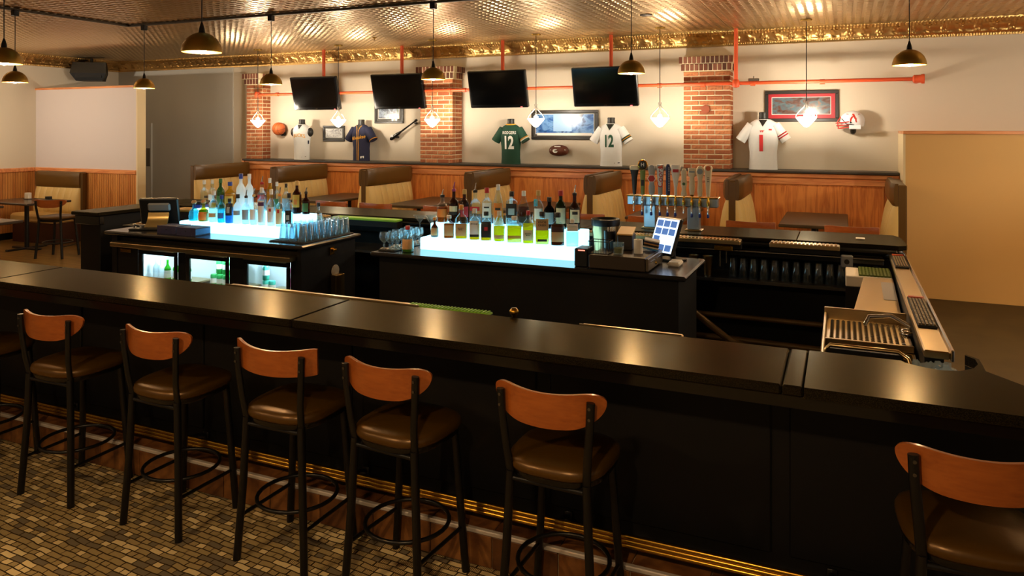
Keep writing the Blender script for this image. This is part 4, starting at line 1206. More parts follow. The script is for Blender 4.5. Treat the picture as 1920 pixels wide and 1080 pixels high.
# vodka, rum and tequila display, front row
bl = [
 (-5.764, F_, ZF, .19, .05, 'squat', 'aqua', ('aqua', .5), None, 'cap_cork', 'squat round aqua bottle with a cork stopper, leftmost on the cooler island'),
 (-5.640, F_, ZF, .199, .05, 'squat', 'yellow', ('green', .55), ('lab_orange', .08, .46), 'cap_cork', 'squat yellow-green bottle with an orange label and cork stopper'),
 (-5.512, F_, ZF, .297, .043, 'std', 'clear', ('water', .45), ('lab_tan', .16, .30), 'cap_white', 'clear bottle with a small tan label, third in the front row of clear spirits'),
 (-5.412, F_, ZF, .26, .037, 'std', 'aqua', ('aqua', .5), ('lab_blue', .16, .36), 'cap_blue', 'pale aqua bottle with a small blue label'),
 (-5.311, F_, ZF, .233, .039, 'std', 'blue', ('aqua', .5), ('lab_black', .32, .80, ('lab_grey', .42, .66, .45)), 'cap_black', 'blue bottle with a tall black label'),
 (-5.209, F_, ZF, .277, .04, 'std', 'frost', None, ('lab_grey', .30, .45), 'cap_black', 'frosted white bottle with a dark cap beside the black-labelled one'),
 (-5.108, F_, ZF, .316, .037, 'std', 'clear', ('water', .5), ('lab_grey', .16, .52), None, 'clear bottle with a plain grey label and dark pourer'),
 (-5.014, F_, ZF, .334, .035, 'std', 'clear', ('water', .5), ('lab_white', .16, .52), None, 'clear bottle with a yellow pourer collar'),
 (-4.920, F_, ZF, .347, .036, 'tall', 'clear', ('water', .5), ('lab_white', .08, .66, ('lab_purple', .52, .62, 1.0)), 'cap_white', 'clear bottle with a purple band across a white label'),
 (-4.808, F_, ZF, .336, .037, 'std', 'clear', ('water', .5), ('lab_white', .10, .52, ('lab_red', .40, .48, .35)), 'cap_white', 'clear bottle with a red spot on a white label, white cap'),
 (-4.709, F_, ZF, .354, .037, 'std', 'clear', ('water', .4), ('lab_cream', .08, .55, ('lab_red', .42, .52, .35)), None, 'clear bottle with a red spot on its label and an orange pourer collar'),
 (-4.601, F_, ZF, .309, .036, 'std', 'clear', ('water', .5), ('lab_black', .10, .50, ('lab_grey', .22, .36, .5)), 'cap_black', 'clear bottle with a dark oval label at the end of the front row'),
]
pours = {6: 'cap_black', 7: 'cap_gold', 10: 'cap_orange'}
for i, a in enumerate(bl): bottle(*a, pour=pours.get(i))
bl = [
 (-5.826, B_, ZB, .278, .037, 'std', 'clear', None, None, 'cap_white', 'empty clear bottle with pale cap, leftmost in the back row'),
 (-5.719, B_, ZB, .287, .037, 'bulb', 'clear', ('gold', .2), ('lab_white', .30, .5), 'cap_white', 'clear long-necked bottle beside the green one'),
 (-5.611, B_, ZB, .300, .039, 'std', 'green', None, ('lab_green', .15, .45), 'cap_green', 'bright green bottle in the back row'),
 (-5.487, B_, ZB, .272, .05, 'std', 'yellow', ('gold', .55), ('lab_gold', .2, .5), 'cap_blue', 'yellow bottle with a blue cap in the back row'),
 (-5.349, B_, ZB, .356, .043, 'std', 'frost', None, None, 'cap_blue', 'tall frosted white bottle with a blue and white cap'),
 (-5.243, B_, ZB, .357, .039, 'std', 'frost', None, None, 'cap_white', 'tall frosted white bottle with a white cap'),
 (-5.087, B_, ZB, .335, .041, 'std', 'clear', ('water', .4), ('lab_red', .42, .58), None, 'clear bottle with a red and white label and red pourer'),
 (-4.990, B_, ZB, .322, .03, 'tall', 'yellow', ('gold', .6), None, 'cap_white', 'slim pale yellow bottle in the back row'),
 (-4.904, B_, ZB, .289, .03, 'std', 'clear', ('green', .3), ('lab_green', .2, .45), 'cap_white', 'slim clear bottle with a green label in the back row'),
 (-4.794, B_, ZB, .277, .036, 'bulb', 'clear', ('water', .4), ('lab_grey', .2, .5), 'cap_black', 'clear bottle with a long dark cap in the back row'),
 (-4.666, B_, ZB, .306, .041, 'std', 'brown', ('dark', .6), ('lab_gold', .20, .58, ('lab_orange', .28, .44, .5)), 'cap_gold', 'dark brown rum bottle with a gold and orange label'),
 (-4.560, B_, ZB, .244, .034, 'std', 'brown', ('dark', .5), ('lab_green', .12, .5), None, 'brown bottle with a green label at the end of the back row'),
]
pours = {6: 'cap_red', 11: 'cap_black'}
for i, a in enumerate(bl): bottle(*a, pour=pours.get(i))
bottle(-4.60, 5.80, IZ, .286, .038, 'std', 'clear', None, ('lab_white', .25, .42), 'cap_black', 'clear bottle with a black cap standing behind the pint glasses')
# whisky display, front row
bl = [
 (-3.085, F_, ZF, .16, .033, 'squat', 'brown', ('dark', .5), ('lab_tan', .1, .5), 'cap_orange', 'small brown bottle with an orange cap at the end of the whisky step', 2, 1),
 (-2.949, F_, ZF, .185, .044, 'std', 'clear', ('amber', .62), ('lab_tan', .12, .58), 'cap_white', 'short clear bottle with a wide tan label and amber spirit', 4, .8),
 (-2.835, F_, ZF, .275, .050, 'bulb', 'clear', ('gold', .42), ('lab_tan', .10, .46), 'cap_orange', 'clear bottle with a tan label and orange cap, second on the whisky step', 4, .7),
 (-2.714, F_, ZF, .25, .043, 'std', 'clear', ('gold', .5), ('lab_white', .14, .62, ('lab_black', .10, .18, 1.0)), 'cap_white', 'clear bottle with a white label lettered above a red seal', 4, .8),
 (-2.611, F_, ZF, .23, .045, 'std', 'clear', ('gold', .55), ('lab_black', .12, .66, ('lab_red', .36, .48, .35)), 'cap_black', 'clear bottle with a dark label and red round seal', 4, .8),
 (-2.496, F_, ZF, .239, .047, 'cone', 'clear', ('yellow', .50), ('lab_tan', .10, .22), 'cap_white', 'bottle with a tapering neck full of bright yellow spirit', 2, .8),
 (-2.364, F_, ZF, .205, .060, 'flat', 'clear', ('yellow', .62), ('lab_gold', .16, .28), 'cap_white', 'broad flat bottle of bright yellow spirit with a narrow label', 6, .6),
 (-2.246, F_, ZF, .254, .044, 'bulb', 'clear', ('yellow', .60), ('lab_cream', .10, .42), 'cap_red', 'yellow bottle sealed with dripping red wax', 4, .75),
 (-2.129, F_, ZF, .251, .055, 'flat', 'clear', ('yellow', .42), ('lab_tan', .44, .78, ('lab_black', .10, .17, .75)), 'cap_black', 'rectangular bottle with a large tan label lettered in black', 6, .6),
 (-2.002, F_, ZF, .249, .054, 'std', 'clear', ('dark', .62), ('lab_tan', .12, .42), 'cap_black', 'rounded bottle with a tan label under dark amber spirit', 3, .7),
 (-1.883, F_, ZF, .205, .047, 'flat', 'clear', ('water', .5), ('lab_white', .58, .82), 'cap_white', 'square clear bottle with a white label lettered in black, last on the whisky step', 6, .8),
]
texts = {2: ("MAKER'S\nMARK", .012, 'lab_black', .3), 3: ('JIM BEAM', .014, 'lab_black', .52), 7: ("MAKER'S\nMARK", .012, 'lab_black', .28), 8: ('KNOB\nCREEK', .022, 'lab_black', .64)}
for i, a in enumerate(bl): bottle(*a, text=texts.get(i))
bl = [
 (-3.115, B_, ZB, .273, .048, 'std', 'clear', ('amber', .55), ('lab_orange', .2, .5), None, 'amber bottle with a long steel pourer, leftmost in the whisky back row'),
 (-3.004, B_, ZB, .340, .041, 'std', 'brown', ('dark', .6), ('lab_cream', .25, .5, ('lab_black', .25, .34, 1.0)), None, 'dark bottle with a purple pourer'),
 (-2.903, B_, ZB, .285, .040, 'std', 'brown', ('amber', .7), ('lab_red', .2, .5), 'cap_gold', 'amber bottle with a gold cap beside the purple pourer'),
 (-2.802, B_, ZB, .337, .047, 'std', 'clear', ('water', .2), ('lab_red', .40, .52), None, 'clear square bottle with a slanted red label and steel pourer', 5, .9),
 (-2.694, B_, ZB, .305, .044, 'std', 'clear', ('water', .3), ('lab_white', .2, .6, ('lab_black', .46, .5, .6)), 'cap_red', 'clear bottle with a red cap and white label'),
 (-2.591, B_, ZB, .335, .044, 'cone', 'clear', ('gold', .4), ('lab_orange', .2, .55, ('lab_black', .38, .44, .6)), 'cap_white', 'clear bottle with an orange label and white cap'),
 (-2.469, B_, ZB, .282, .048, 'flat', 'clear', ('water', .4), ('lab_black', .25, .66, ('lab_grey', .34, .52, .6)), 'cap_black', 'square clear bottle with a dark oval label', 5, .8),
 (-2.363, B_, ZB, .290, .045, 'cone', 'clear', ('dark', .55), ('lab_black', .12, .30), 'cap_white', 'brown spirit in a sloping-shouldered bottle with a chrome cap', 3, .8),
 (-2.235, B_, ZB, .299, .041, 'std', 'clear', ('gold', .45), ('lab_white', .2, .52), 'cap_gold', 'bottle with a cream neck and gold cap'),
 (-2.141, B_, ZB, .247, .043, 'std', 'black', None, ('lab_grey', .15, .52), 'cap_black', 'short black bottle in the whisky back row'),
 (-2.044, B_, ZB, .305, .044, 'std', 'dkgreen', ('dark', .6), ('lab_cream', .15, .55), 'cap_red', 'dark green bottle with a red cap and cream label'),
 (-1.928, B_, ZB, .347, .044, 'std', 'brown', ('dark', .6), ('lab_cream', .2, .55, ('lab_black', .42, .5, .6)), None, 'amber bourbon bottle with a long pourer, last in the back row'),
]
pours = {0: 'cap_black', 1: 'cap_purple', 3: 'cap_black', 11: 'cap_black'}
for i, a in enumerate(bl): bottle(*a, pour=pours.get(i))
bottle(-2.327, 5.74, IZ, .41, .035, 'tall', 'clear', ('amber', .5), ('lab_white', .3, .5), 'cap_teal', 'bottle with a teal cap rising behind the whisky row')
bottle(-2.55, 5.74, IZ, .42, .03, 'tall', 'clear', ('water', .4), None, 'cap_white', 'bottle with a white cap rising behind the whisky row')
bottle(-3.215, 5.18, IZ, .209, .05, 'squat', 'clear', ('green', .42), ('lab_tan', .12, .50), 'cap_red', 'squat green bottle with an arched tan label and red cap standing on the worktop')

# ------------------------------------------------------------------ bar glasses
ORD = ('first', 'second', 'third', 'fourth', 'fifth', 'sixth', 'seventh', 'eighth', 'ninth', 'tenth', 'eleventh', 'twelfth', 'thirteenth', 'fourteenth')
GG = glass('glassware', '#e8f6fb', .03, .65, .06, '#d8f2ff')
def pint_mesh(h=.15, r0=.029, r1=.043):
    """upside-down conical pint glass"""
    b = MB(); b.lathe([(r1, 0), (r1, .003), (r0, h-.004), (r0-.003, h), (.001, h)], 18, caps=False)
    b.lathe([(r1-.003, .002), (r0-.003, h-.014), (.001, h-.016)], 18, caps=False); return b.mesh('pint_glass', 50)
pm = pint_mesh()
def tray(x0, x1, y0, y1, lab):
    t = thing('glass_tray', (0, 0, IZ), label=lab, cat='tray')
    MB().bbox(x0, x1, y0, y1, .001, .008, .003).build('mat', 'rubber', t)
    b = MB()
    for i in range(int((x1-x0)/.03)): b.box(x0+.01+i*.03, x0+.022+i*.03, y0+.01, y1-.01, .008, .012)
    b.build('ribs', mat('tray_rib', '#3a2a1c', .6), t, kind='stuff')
tray(-4.62, -4.24, 5.14, 5.87, 'dark rubber tray under the pint glasses')
tray(-3.46, -3.30, 5.12, 5.62, 'dark rubber tray under the stemmed glasses')
for i in range(8):
    for j in range(3):
        if j == 2 and i > 4: continue
        o = inst('pint_glass', pm, GG, None, (-4.29-j*.105 - (i % 2)*.008, 5.20+i*.088, IZ+.0125))
        tag(o, '%s upturned pint glass from the front, %s column of the cooler island tray' % (ORD[i], ('outer', 'middle', 'inner')[j]), 'glass', 'upturned pint glasses on the cooler island')
def snifter():
    b = MB(); b.lathe([(.036, 0), (.036, .003), (.008, .010), (.006, .045), (.012, .052), (.036, .075), (.042, .10), (.034, .135)], 18, caps=False); return b.mesh('snifter', 50)
sm_ = snifter()
for i in range(5):
    for j in range(3):
        o = inst('stemmed_glass', sm_, GG, None, (-3.435+j*.055+(.022 if i % 2 else 0), 5.17+i*.092, IZ+.0125))
        tag(o, '%s stemmed glass from the front, %s column of the tray by the whisky' % (ORD[i], ('outer', 'middle', 'inner')[j]), 'glass', 'stemmed glasses on the till island')
def martini():
    b = MB(); b.lathe([(.035, 0), (.035, .003), (.005, .010), (.004, .14), (.010, .147), (.058, .20), (.056, .20)], 18, caps=False); return b.mesh('martini_glass', 50)
mm_ = martini()
for i, (x, y) in enumerate(((-3.42, 5.71), (-3.29, 5.68), (-3.35, 5.80), (-3.21, 5.785))):
    o = inst('cocktail_glass', mm_, GG, None, (x, y, IZ)); o.scale = (1, 1, 1.15)
    tag(o, '%s tall cocktail glass behind the stemmed glasses, counted along the bar' % ORD[i], 'glass', 'cocktail glasses on the till island')
# glasses on the shelf under the far bar, their shade put into a greyer tint
DG = glass('glassware_shaded', '#cfd8dc', .05, .6, .05, '#c8d4d8')
pm2 = pint_mesh().copy(); pm2.materials.clear(); pm2.materials.append(DG)
for i in range(14):
    for j in range(2):
        x = -.86+i*.085; y = 6.60+j*.12
        o = inst('pint_glass', pm2, None, None, (x, y, .7255)); o.scale = (.85, .85, 1.0+.12*((i*3+j) % 3 == 0))
        tag(o, '%s glass from the island end, %s row of the shelf under the far bar' % (ORD[i], ('front', 'back')[j]), 'glass', 'glasses on the shelf under the far bar')
for i in range(5):
    o = inst('pint_glass', pm2, None, None, (-.5+i*.1, 6.66, .8995)); o.location.z = .7255+.185; o.scale = (.82, .82, .72)
    o.location.y = 6.84
    bpy.data.objects.remove(o)
for i, x in enumerate((-1.18, -1.06)):
    t = thing('shaker_tin', (x, 6.555, .7255), label='tall steel shaker tin on the far shelf, %s the island end' % ('nearer' if i == 0 else 'further from'), cat='shaker', group='shaker tins')
    MB().lathe([(.033, 0), (.043, .17), (.045, .175), (.041, .175), (.030, .01), (.001, .01)], 18, caps=False).build('cup', 'steel', t, 50)
    MB().lathe([(.030, .0), (.034, .004), (.034, .012)], 18).build('base_ring', 'chrome', t)
# ------------------------------------------------------------------ beer tower
tw = thing('beer_tower', (0, 0, BZ), label='steel two-legged beer tower on the far bar', cat='beer tower')
mat('tower_steel', '#a9bcd0', .3, 1)
MB().bbox(-1.845, -1.02, 6.83, 6.93, .215, .298, .006).build('crossbeam', 'tower_steel', tw)
MB().bbox(-1.852, -1.013, 6.82, 6.94, .298, .306, .003).build('top_plate', 'gold_rail', tw)
for x in (-1.635, -1.235):
    MB().bbox(x-.055, x+.055, 6.835, 6.925, .01, .215, .006).build('post', 'tower_steel', tw)
    MB().bbox(x-.075, x+.075, 6.815, 6.945, 0, .012, .004).build('foot_plate', 'steel', tw)
TX = [-1.768, -1.690, -1.606, -1.527, -1.456, -1.386, -1.312, -1.240, -1.169, -1.097]
ZT = BZ + .255
tap_lab = ['black tap handle with a cream top', 'green tap handle topped by a black disc lettered H', 'silver tap handle with a red hexagon badge', 'red and silver tap handle with slanted red lettering',
           'thin navy blue tap handle', 'white paddle tap handle with a red crest', 'short cream tap handle with a green tree', 'cream tap handle with a square head', 'cream tap handle with an octagonal medallion', 'tall cream tapered tap handle with an orange disc']
for n_, h_ in (('tap_black', '#16120f'), ('tap_green', '#7d8a3a'), ('tap_silver', '#a8a6a2'), ('tap_red', '#c22a2a'), ('tap_navy', '#1f2c58'), ('tap_white', '#f2e8d8'), ('tap_cream', '#f0dcb6'), ('tap_orange', '#d8642a')): mat(n_, h_, .35)
def flatprof(pts, th, M=None):
    """handle outline: (half width, z) pairs extruded to a rounded slab"""
    b = MB(); secs = []
    for w_, z in pts:
        w_ *= 1.22
        secs.append([(w_*math.copysign(abs(math.cos(a))**.7, math.cos(a)), th*math.copysign(abs(math.sin(a))**.7, math.sin(a)), z) for a in [2*PI*k/16 for k in range(16)]])
    b.loft(secs); return b
for i, x in enumerate(TX):
    y0 = 6.80
    t = thing('beer_tap', (x, y0, ZT), .12, label=tap_lab[i], cat='beer tap', group='beer taps')
    MB().tube([(0, .05, 0), (0, .0, 0), (0, -.03, -.01)], [.014, .012, .010], 10).build('shank', 'chrome', t, 60)
    MB().lathe([(.010, -.05), (.013, -.03), (.016, 0), (.013, .025), (.008, .04), (.006, .065)], 12, c=(0, -.02)).build('faucet_body', 'gold_rail' if i > 2 else 'chrome', t, 60)
    MB().tube([(0, -.03, -.02), (0, -.045, -.06), (0, -.045, -.09)], .008, 8).build('spout', 'chrome', t, 60)
    if i not in (0, 6):
        MB().lathe([(.007, -.125), (.012, -.118), (.012, -.10), (.009, -.09)], 10, c=(0, -.045)).build('spout_plug', 'cap_blue', t, 60)
    zb = .06; H = [.31, .37, .32, .325, .33, .325, .29, .30, .32, .325][i] - .045
    def z_(f): return zb + H*f
    hd = None
    if i == 0:
        flatprof([(.012, z_(0)), (.016, z_(.2)), (.022, z_(.6)), (.032, z_(.84)), (.034, z_(.86))], .014).build('handle', 'tap_black', t, 60)
        flatprof([(.034, z_(.86)), (.036, z_(.88)), (.036, z_(.97)), (.03, z_(1))], .016).build('handle_top', 'tap_cream', t, 60)
    elif i == 1:
        flatprof([(.014, z_(0)), (.017, z_(.3)), (.021, z_(.66)), (.019, z_(.70))], .012).build('handle', 'tap_green', t, 60)
        MB().lathe([(.042, 0), (.046, .004), (.046, .02), (.042, .024)], 24, M=Matrix.Translation((0, .012, z_(.85))) @ Matrix.Rotation(PI/2, 4, 'X')).build('disc_rim', 'gold_rail', t, 50)
        MB().lathe([(.036, 0), (.036, .003)], 24, M=Matrix.Translation((0, -.0125, z_(.85))) @ Matrix.Rotation(PI/2, 4, 'X')).build('disc', 'tap_black', t)
        lettering('letter', 'H', .035, 'white_print', lambda a, b: (a*1.3, -.0165, z_(.85)+b*1.3), t, .03)
        MB().box(-.013, .013, -.0135, -.011, z_(.25), z_(.42)).build('badge', 'tap_black', t)
    elif i == 2:
        flatprof([(.014, z_(0)), (.024, z_(.1)), (.024, z_(.3)), (.018, z_(.34)), (.022, z_(.7)), (.028, z_(.85)), (.022, z_(.97)), (.008, z_(1))], .012).build('handle', 'tap_silver', t, 60)
        MB().lathe([(.040, 0), (.040, .006)], 6, M=Matrix.Translation((0, -.010, z_(.55))) @ Matrix.Rotation(PI/2, 4, 'X')).build('badge_rim', 'tap_white', t)
        MB().lathe([(.032, 0), (.032, .004)], 6, M=Matrix.Translation((0, -.0155, z_(.55))) @ Matrix.Rotation(PI/2, 4, 'X')).build('badge', 'tap_red', t)
    elif i == 3:
        flatprof([(.016, z_(0)), (.018, z_(.3)), (.027, z_(.9)), (.024, z_(1))], .010).build('handle', 'tap_silver', t, 60)
        b = MB(); b.add([(-.018, -.0105, z_(.30)), (.018, -.0105, z_(.30)), (.026, -.0105, z_(.88)), (-.026, -.0105, z_(.88))], [(0, 1, 2, 3)]); b.build('face', 'lab_white', t)
        lettering('brand_text', 'Coors', .075, 'tap_red', lambda a, b: (-b*.9, -.012, z_(.58)+a), t, .01, .2)
        b = MB(); b.add([(-.026, -.0105, z_(.88)), (.026, -.0105, z_(.88)), (.02, -.0105, z_(.99)), (-.02, -.0105, z_(.93))], [(0, 1, 2, 3)]); b.build('peak', 'tap_orange', t)
    elif i == 4:
        flatprof([(.013, z_(0)), (.016, z_(.1)), (.017, z_(.9)), (.010, z_(1))], .010).build('handle', 'tap_navy', t, 60)
        b = MB()
        for k in range(14): b.box(.006, .013, -.0125, -.010, z_(.15+.055*k), z_(.18+.055*k))
        b.build('lettering_marks', 'lab_white', t, kind='stuff')
    elif i == 5:
        flatprof([(.010, z_(0)), (.011, z_(.25)), (.018, z_(.45)), (.032, z_(.75)), (.036, z_(.96)), (.032, z_(1))], .010).build('handle', 'tap_white', t, 60)
        MB().bbox(-.026, .026, -.013, -.009, z_(.76), z_(.86), .006).build('crest', 'tap_red', t)
    elif i == 6:
        flatprof([(.020, z_(0)), (.022, z_(.08)), (.014, z_(.25)), (.024, z_(.45)), (.018, z_(.65)), (.022, z_(.9)), (.012, z_(1))], .011).build('handle', 'tap_cream', t, 60)
        MB().lathe([(.014, 0), (.014, .003)], 9, M=Matrix.Translation((0, -.010, z_(.45))) @ Matrix.Rotation(PI/2, 4, 'X')).build('tree_mark', 'lab_green', t)
    elif i == 7:
        MB().lathe([(.014, z_(0)), (.018, z_(.05)), (.012, z_(.07))], 12).build('ferrule', 'gold_rail', t, 60)
        flatprof([(.016, z_(.06)), (.022, z_(.3)), (.020, z_(.55)), (.016, z_(.66)), (.027, z_(.72)), (.028, z_(.95)), (.026, z_(1))], .013).build('handle', 'tap_cream', t, 60)
        MB().box(-.024, .024, -.0145, -.012, z_(.84), z_(.89)).build('plaque', 'lab_grey', t)
    elif i == 8:
        flatprof([(.016, z_(0)), (.020, z_(.2)), (.016, z_(.55)), (.022, z_(.66)), (.028, z_(.74)), (.028, z_(.90)), (.012, z_(1))], .013).build('handle', 'tap_cream', t, 60)
        MB().lathe([(.027, 0), (.027, .004)], 8, M=Matrix.Translation((0, -.011, z_(.82))) @ Matrix.Rotation(PI/2, 4, 'X')).build('medallion', 'lab_grey', t)
    else:
        flatprof([(.013, z_(0)), (.018, z_(.3)), (.026, z_(.8)), (.032, z_(.93)), (.022, z_(1))], .012).build('handle', 'tap_cream', t, 60)
        MB().lathe([(.022, 0), (.022, .003)], 14, M=Matrix.Translation((0, -.0115, z_(.91))) @ Matrix.Rotation(PI/2, 4, 'X')).build('disc', 'tap_orange', t)
        for k in range(3): MB().box(-.010, .010, -.0135, -.011, z_(.48+.06*k), z_(.50+.06*k)).build('mark', 'tap_black', t)

# ------------------------------------------------------------------ till on the whisky island
cdw = thing('cash_drawer', (-1.45, 5.30, IZ), 0, label='dark cash drawer on the whisky island', cat='cash drawer')
MB().bbox(-.205, .205, -.22, .24, .004, .098, .006).build('case', mat('drawer_case', '#3a2d1f', .4), cdw)
MB().bbox(.205, .225, -.215, .235, .008, .094, .004).build('drawer_front', mat('drawer_front', '#6a5c49', .35, .4), cdw)
for a, c in ((-.15, -.02), (.04, .17)): MB().box(.225, .228, a, c, .060, .066).build('slot', 'chrome', cdw)
MB().lathe([(.012, 0), (.010, .008)], 12, M=Matrix.Translation((.225, .01, .035)) @ Matrix.Rotation(PI/2, 4, 'Y')).build('lock', 'gold_rail', cdw)
ZD = IZ+.0985
# wire caddy, pens, box, glass, paper roll, card stack
t = thing('mesh_caddy', (-1.60, 5.20, ZD), label='black mesh caddy on the cash drawer', cat='caddy')
b = MB()
for i in range(9):
    x = -.075+i*.01875
    for y in (-.06, .06): b.tube([(x, y, 0), (x, y, .085)], .0012, 4)
for i in range(7):
    y = -.06+i*.02
    for x in (-.075, .075): b.tube([(x, y, 0), (x, y, .085)], .0012, 4)
b.build('mesh_sides', 'black_metal', t, kind='stuff')
MB().tube([(-.075, -.06, .087), (.075, -.06, .087), (.075, .06, .087), (-.075, .06, .087)], .003, 6, closed=True).build('rim', 'black_metal', t)
MB().box(-.075, .075, -.06, .06, .0005, .004).build('base', 'black_metal', t)
t = thing('straw_holder', (-1.60, 5.43, ZD), label='black holder full of white wrapped picks', cat='holder')
MB().lathe([(.042, .0005), (.044, .13), (.041, .13), (.039, .006), (.001, .006)], 18, caps=False).build('cup', 'black_plastic', t, 50)
b = MB()
for k in range(16):
    a = R.uniform(0, 2*PI); q = R.uniform(0, .03)
    b.tube([(q*math.cos(a), q*math.sin(a), .01), (q*1.25*math.cos(a)+.004, q*1.25*math.sin(a), R.uniform(.135, .16))], .0035, 5)
b.build('picks', 'paper_white', t, kind='stuff')
t = thing('napkin_box', (-1.475, 5.44, ZD), .1, label='dark napkin box with tan lid on the cash drawer', cat='napkin holder')
MB().bbox(-.055, .055, -.08, .09, .0005, .11, .006).build('box', mat('box_dark', '#2a1f14', .5), t)
b = MB(); b.add([(-.058, -.085, .112), (.058, -.085, .112), (.058, .095, .145), (-.058, .095, .145), (-.058, -.085, .122), (.058, -.085, .122), (.058, .095, .155), (-.058, .095, .155)], [(0, 1, 2, 3), (4, 7, 6, 5), (0, 4, 5, 1), (1, 5, 6, 2), (2, 6, 7, 3), (3, 7, 4, 0)])
b.build('lid', mat('box_lid', '#c79b4a', .5), t)
t = thing('rocks_glass', (-1.46, 5.17, ZD), label='short rocks glass on the cash drawer', cat='glass')
MB().lathe([(.034, .0005), (.036, .006), (.041, .085), (.038, .085), (.033, .014), (.001, .014)], 10, caps=False).build('tumbler', GG, t, 30)
MB().lathe([(.030, .015), (.033, .05)], 10).build('toothpicks', liquid('picks', '#c8a84a', .5), t)
t = thing('paper_roll', (-1.345, 5.28, ZD), label='white roll of till paper on the cash drawer', cat='paper roll')
MB().lathe([(.032, .0005), (.032, .10), (.010, .101)], 20).build('roll', 'paper_white', t, 50)
MB().lathe([(.010, .1005), (.010, .103), (.006, .103)], 12).build('core', 'cap_cork', t)
t = thing('card_stack', (-1.30, 5.44, ZD), .2, label='stack of cards and order pads leaning beside the till screen', cat='papers')
for k in range(6):
    MB().bbox(-.05, .06, -.06, .06, .001+k*.012, .011+k*.012, .002, M=Matrix.Rotation(.18, 4, 'Y') @ Matrix.Translation((0, 0, .012))).build('card', ('menu_pages', 'paper_white', 'rubber', 'cap_cork', 'menu_cover', 'paper_white')[k], t)
# till screen
t = thing('till_screen', (-1.21, 5.635, IZ), -.55, label='till touch screen with lit blue and white buttons', cat='till')
M = Matrix.Translation((0, -.02, .185)) @ Matrix.Rotation(math.radians(-22), 4, 'X')
MB().bbox(-.125, .125, -.015, .02, -.145, .145, .012, M=M).build('casing', 'black_plastic', t)
MB().box(-.110, .110, -.0175, -.015, -.130, .130, M=M).build('screen', mat('till_lit', '#d8ecff', .3, emit=(.72, .86, 1), es=.9), t)
for r_ in range(4):
    for c_ in range(3):
        if r_ == 1 and c_ > 0: continue
        MB().box(-.098+c_*.068, -.040+c_*.068, -.019, -.0175, -.118+r_*.062, -.070+r_*.062, M=M).build('button', mat('till_button', '#4a78c0', .3, emit=(.10, .22, .55), es=.5), t)
MB().tube([(0, .06, .012), (0, .055, .06), (0, .01, .15)], .022, 10).build('stand', 'black_plastic', t, 60)
MB().bbox(-.09, .09, -.05, .12, .0, .016, .006).build('base', 'black_plastic', t)
t = thing('receipt_tray', (-1.12, 5.40, IZ), .0, label='small pale receipt tray beside the cash drawer', cat='tray')
MB().bbox(-.04, .05, -.02, .13, .0, .03, .01).build('tray', 'paper_white', t)
MB().box(-.03, .04, -.01, .12, .03, .032).build('slip', 'white_print', t)
t = thing('ice_bucket', (-1.715, 5.70, IZ), label='steel bucket with a black rim behind the cash drawer', cat='bucket')
MB().lathe([(.085, .001), (.090, .03), (.108, .22), (.110, .235)], 28).build('body', 'steel', t, 50)
MB().lathe([(.111, .232), (.114, .24), (.114, .282), (.108, .285), (.10, .27), (.09, .262), (.001, .262)], 28, caps=False).build('rim', 'black_plastic', t, 50)
t = thing('card_reader', (-1.725, 5.18, IZ), label='small black printer box with a red light beside the cash drawer', cat='printer')
MB().bbox(-.05, .05, -.06, .10, .0, .13, .006).build('case', 'black_plastic', t)
MB().box(-.02, .03, -.062, -.06, .115, .122).build('light', emis('red_dot', (1, .15, .1), 2), t)

# ------------------------------------------------------------------ till and menus on the cooler island
t = thing('till_terminal', (-6.28, 5.42, IZ), .5, label='till terminal seen from behind with a curved stand', cat='till')
M = Matrix.Translation((0, .03, .165)) @ Matrix.Rotation(math.radians(14), 4, 'X')
MB().bbox(-.19, .19, -.02, .025, -.135, .135, .012, M=M).build('screen_case', 'black_plastic', t)
MB().bbox(-.10, .12, -.05, -.02, .01, .095, .02, M=M).build('back_cover', mat('till_grey', '#6f7478', .4), t)
b = MB(); b.sheet(lambda u, v, k: (-.09+.20*u, (-.02-.20*v**1.5) - k*.012*(1-v), .155-.145*math.sin(v*PI/2)**.8 + (0 if k else -.012)), 6, 10, 0); b.build('curved_stand', mat('till_stand', '#a58b55', .3, .6), t, 60)
MB().bbox(-.20, .16, -.24, .10, .001, .022, .008).build('base', 'black_plastic', t)
MB().tube([(-.15, -.10, .022), (-.17, -.16, .05), (-.19, -.12, .022)], .008, 8).build('cable', 'rubber', t, 60)
for i, (x, y, lab) in enumerate(((-5.83, 5.14, 'stack of dark menus beside the till terminal'), (-5.56, 5.12, 'stack of dark menus with blue pages, nearer the lit bottle steps'))):
    t = thing('menu_stack', (x, y, IZ), .03, label=lab, cat='menus', group='menu stacks')
    for k in range(7):
        o = MB().bbox(-.115, .115, -.02, .165, .001+k*.0105, .0105+k*.0105, .002).build('menu', 'menu_cover' if k in (0, 6) else 'menu_pages', t)
    MB().bbox(-.118, -.07, -.024, -.018, .0, .078, .002).bbox(.07, .115, -.024, -.018, .0, .078, .002).bbox(-.07, .07, -.0235, -.018, .0, .078, .002).build('spine_side', 'menu_cover', t)
    MB().lathe([(.006, 0), (.006, .004)], 8, M=Matrix.Translation((0, -.0235, .045)) @ Matrix.Rotation(PI/2, 4, 'X')).build('rivet', 'chrome', t)
t = thing('printer', (-6.23, 5.74, IZ), .1, label='black receipt printer with a tan lid beside the blue box', cat='printer')
MB().bbox(-.15, .15, -.10, .12, .0, .14, .008).build('case', 'black_plastic', t)
MB().bbox(-.15, .15, -.10, .12, .14, .162, .008).build('lid', mat('printer_lid', '#a8843c', .45), t)
t = thing('blue_carton', (-6.00, 5.70, IZ), .05, label='deep blue carton with a black top behind the tequila bottles', cat='box')
MB().bbox(-.065, .065, -.05, .06, .0, .22, .004).build('carton', 'blue_box', t)
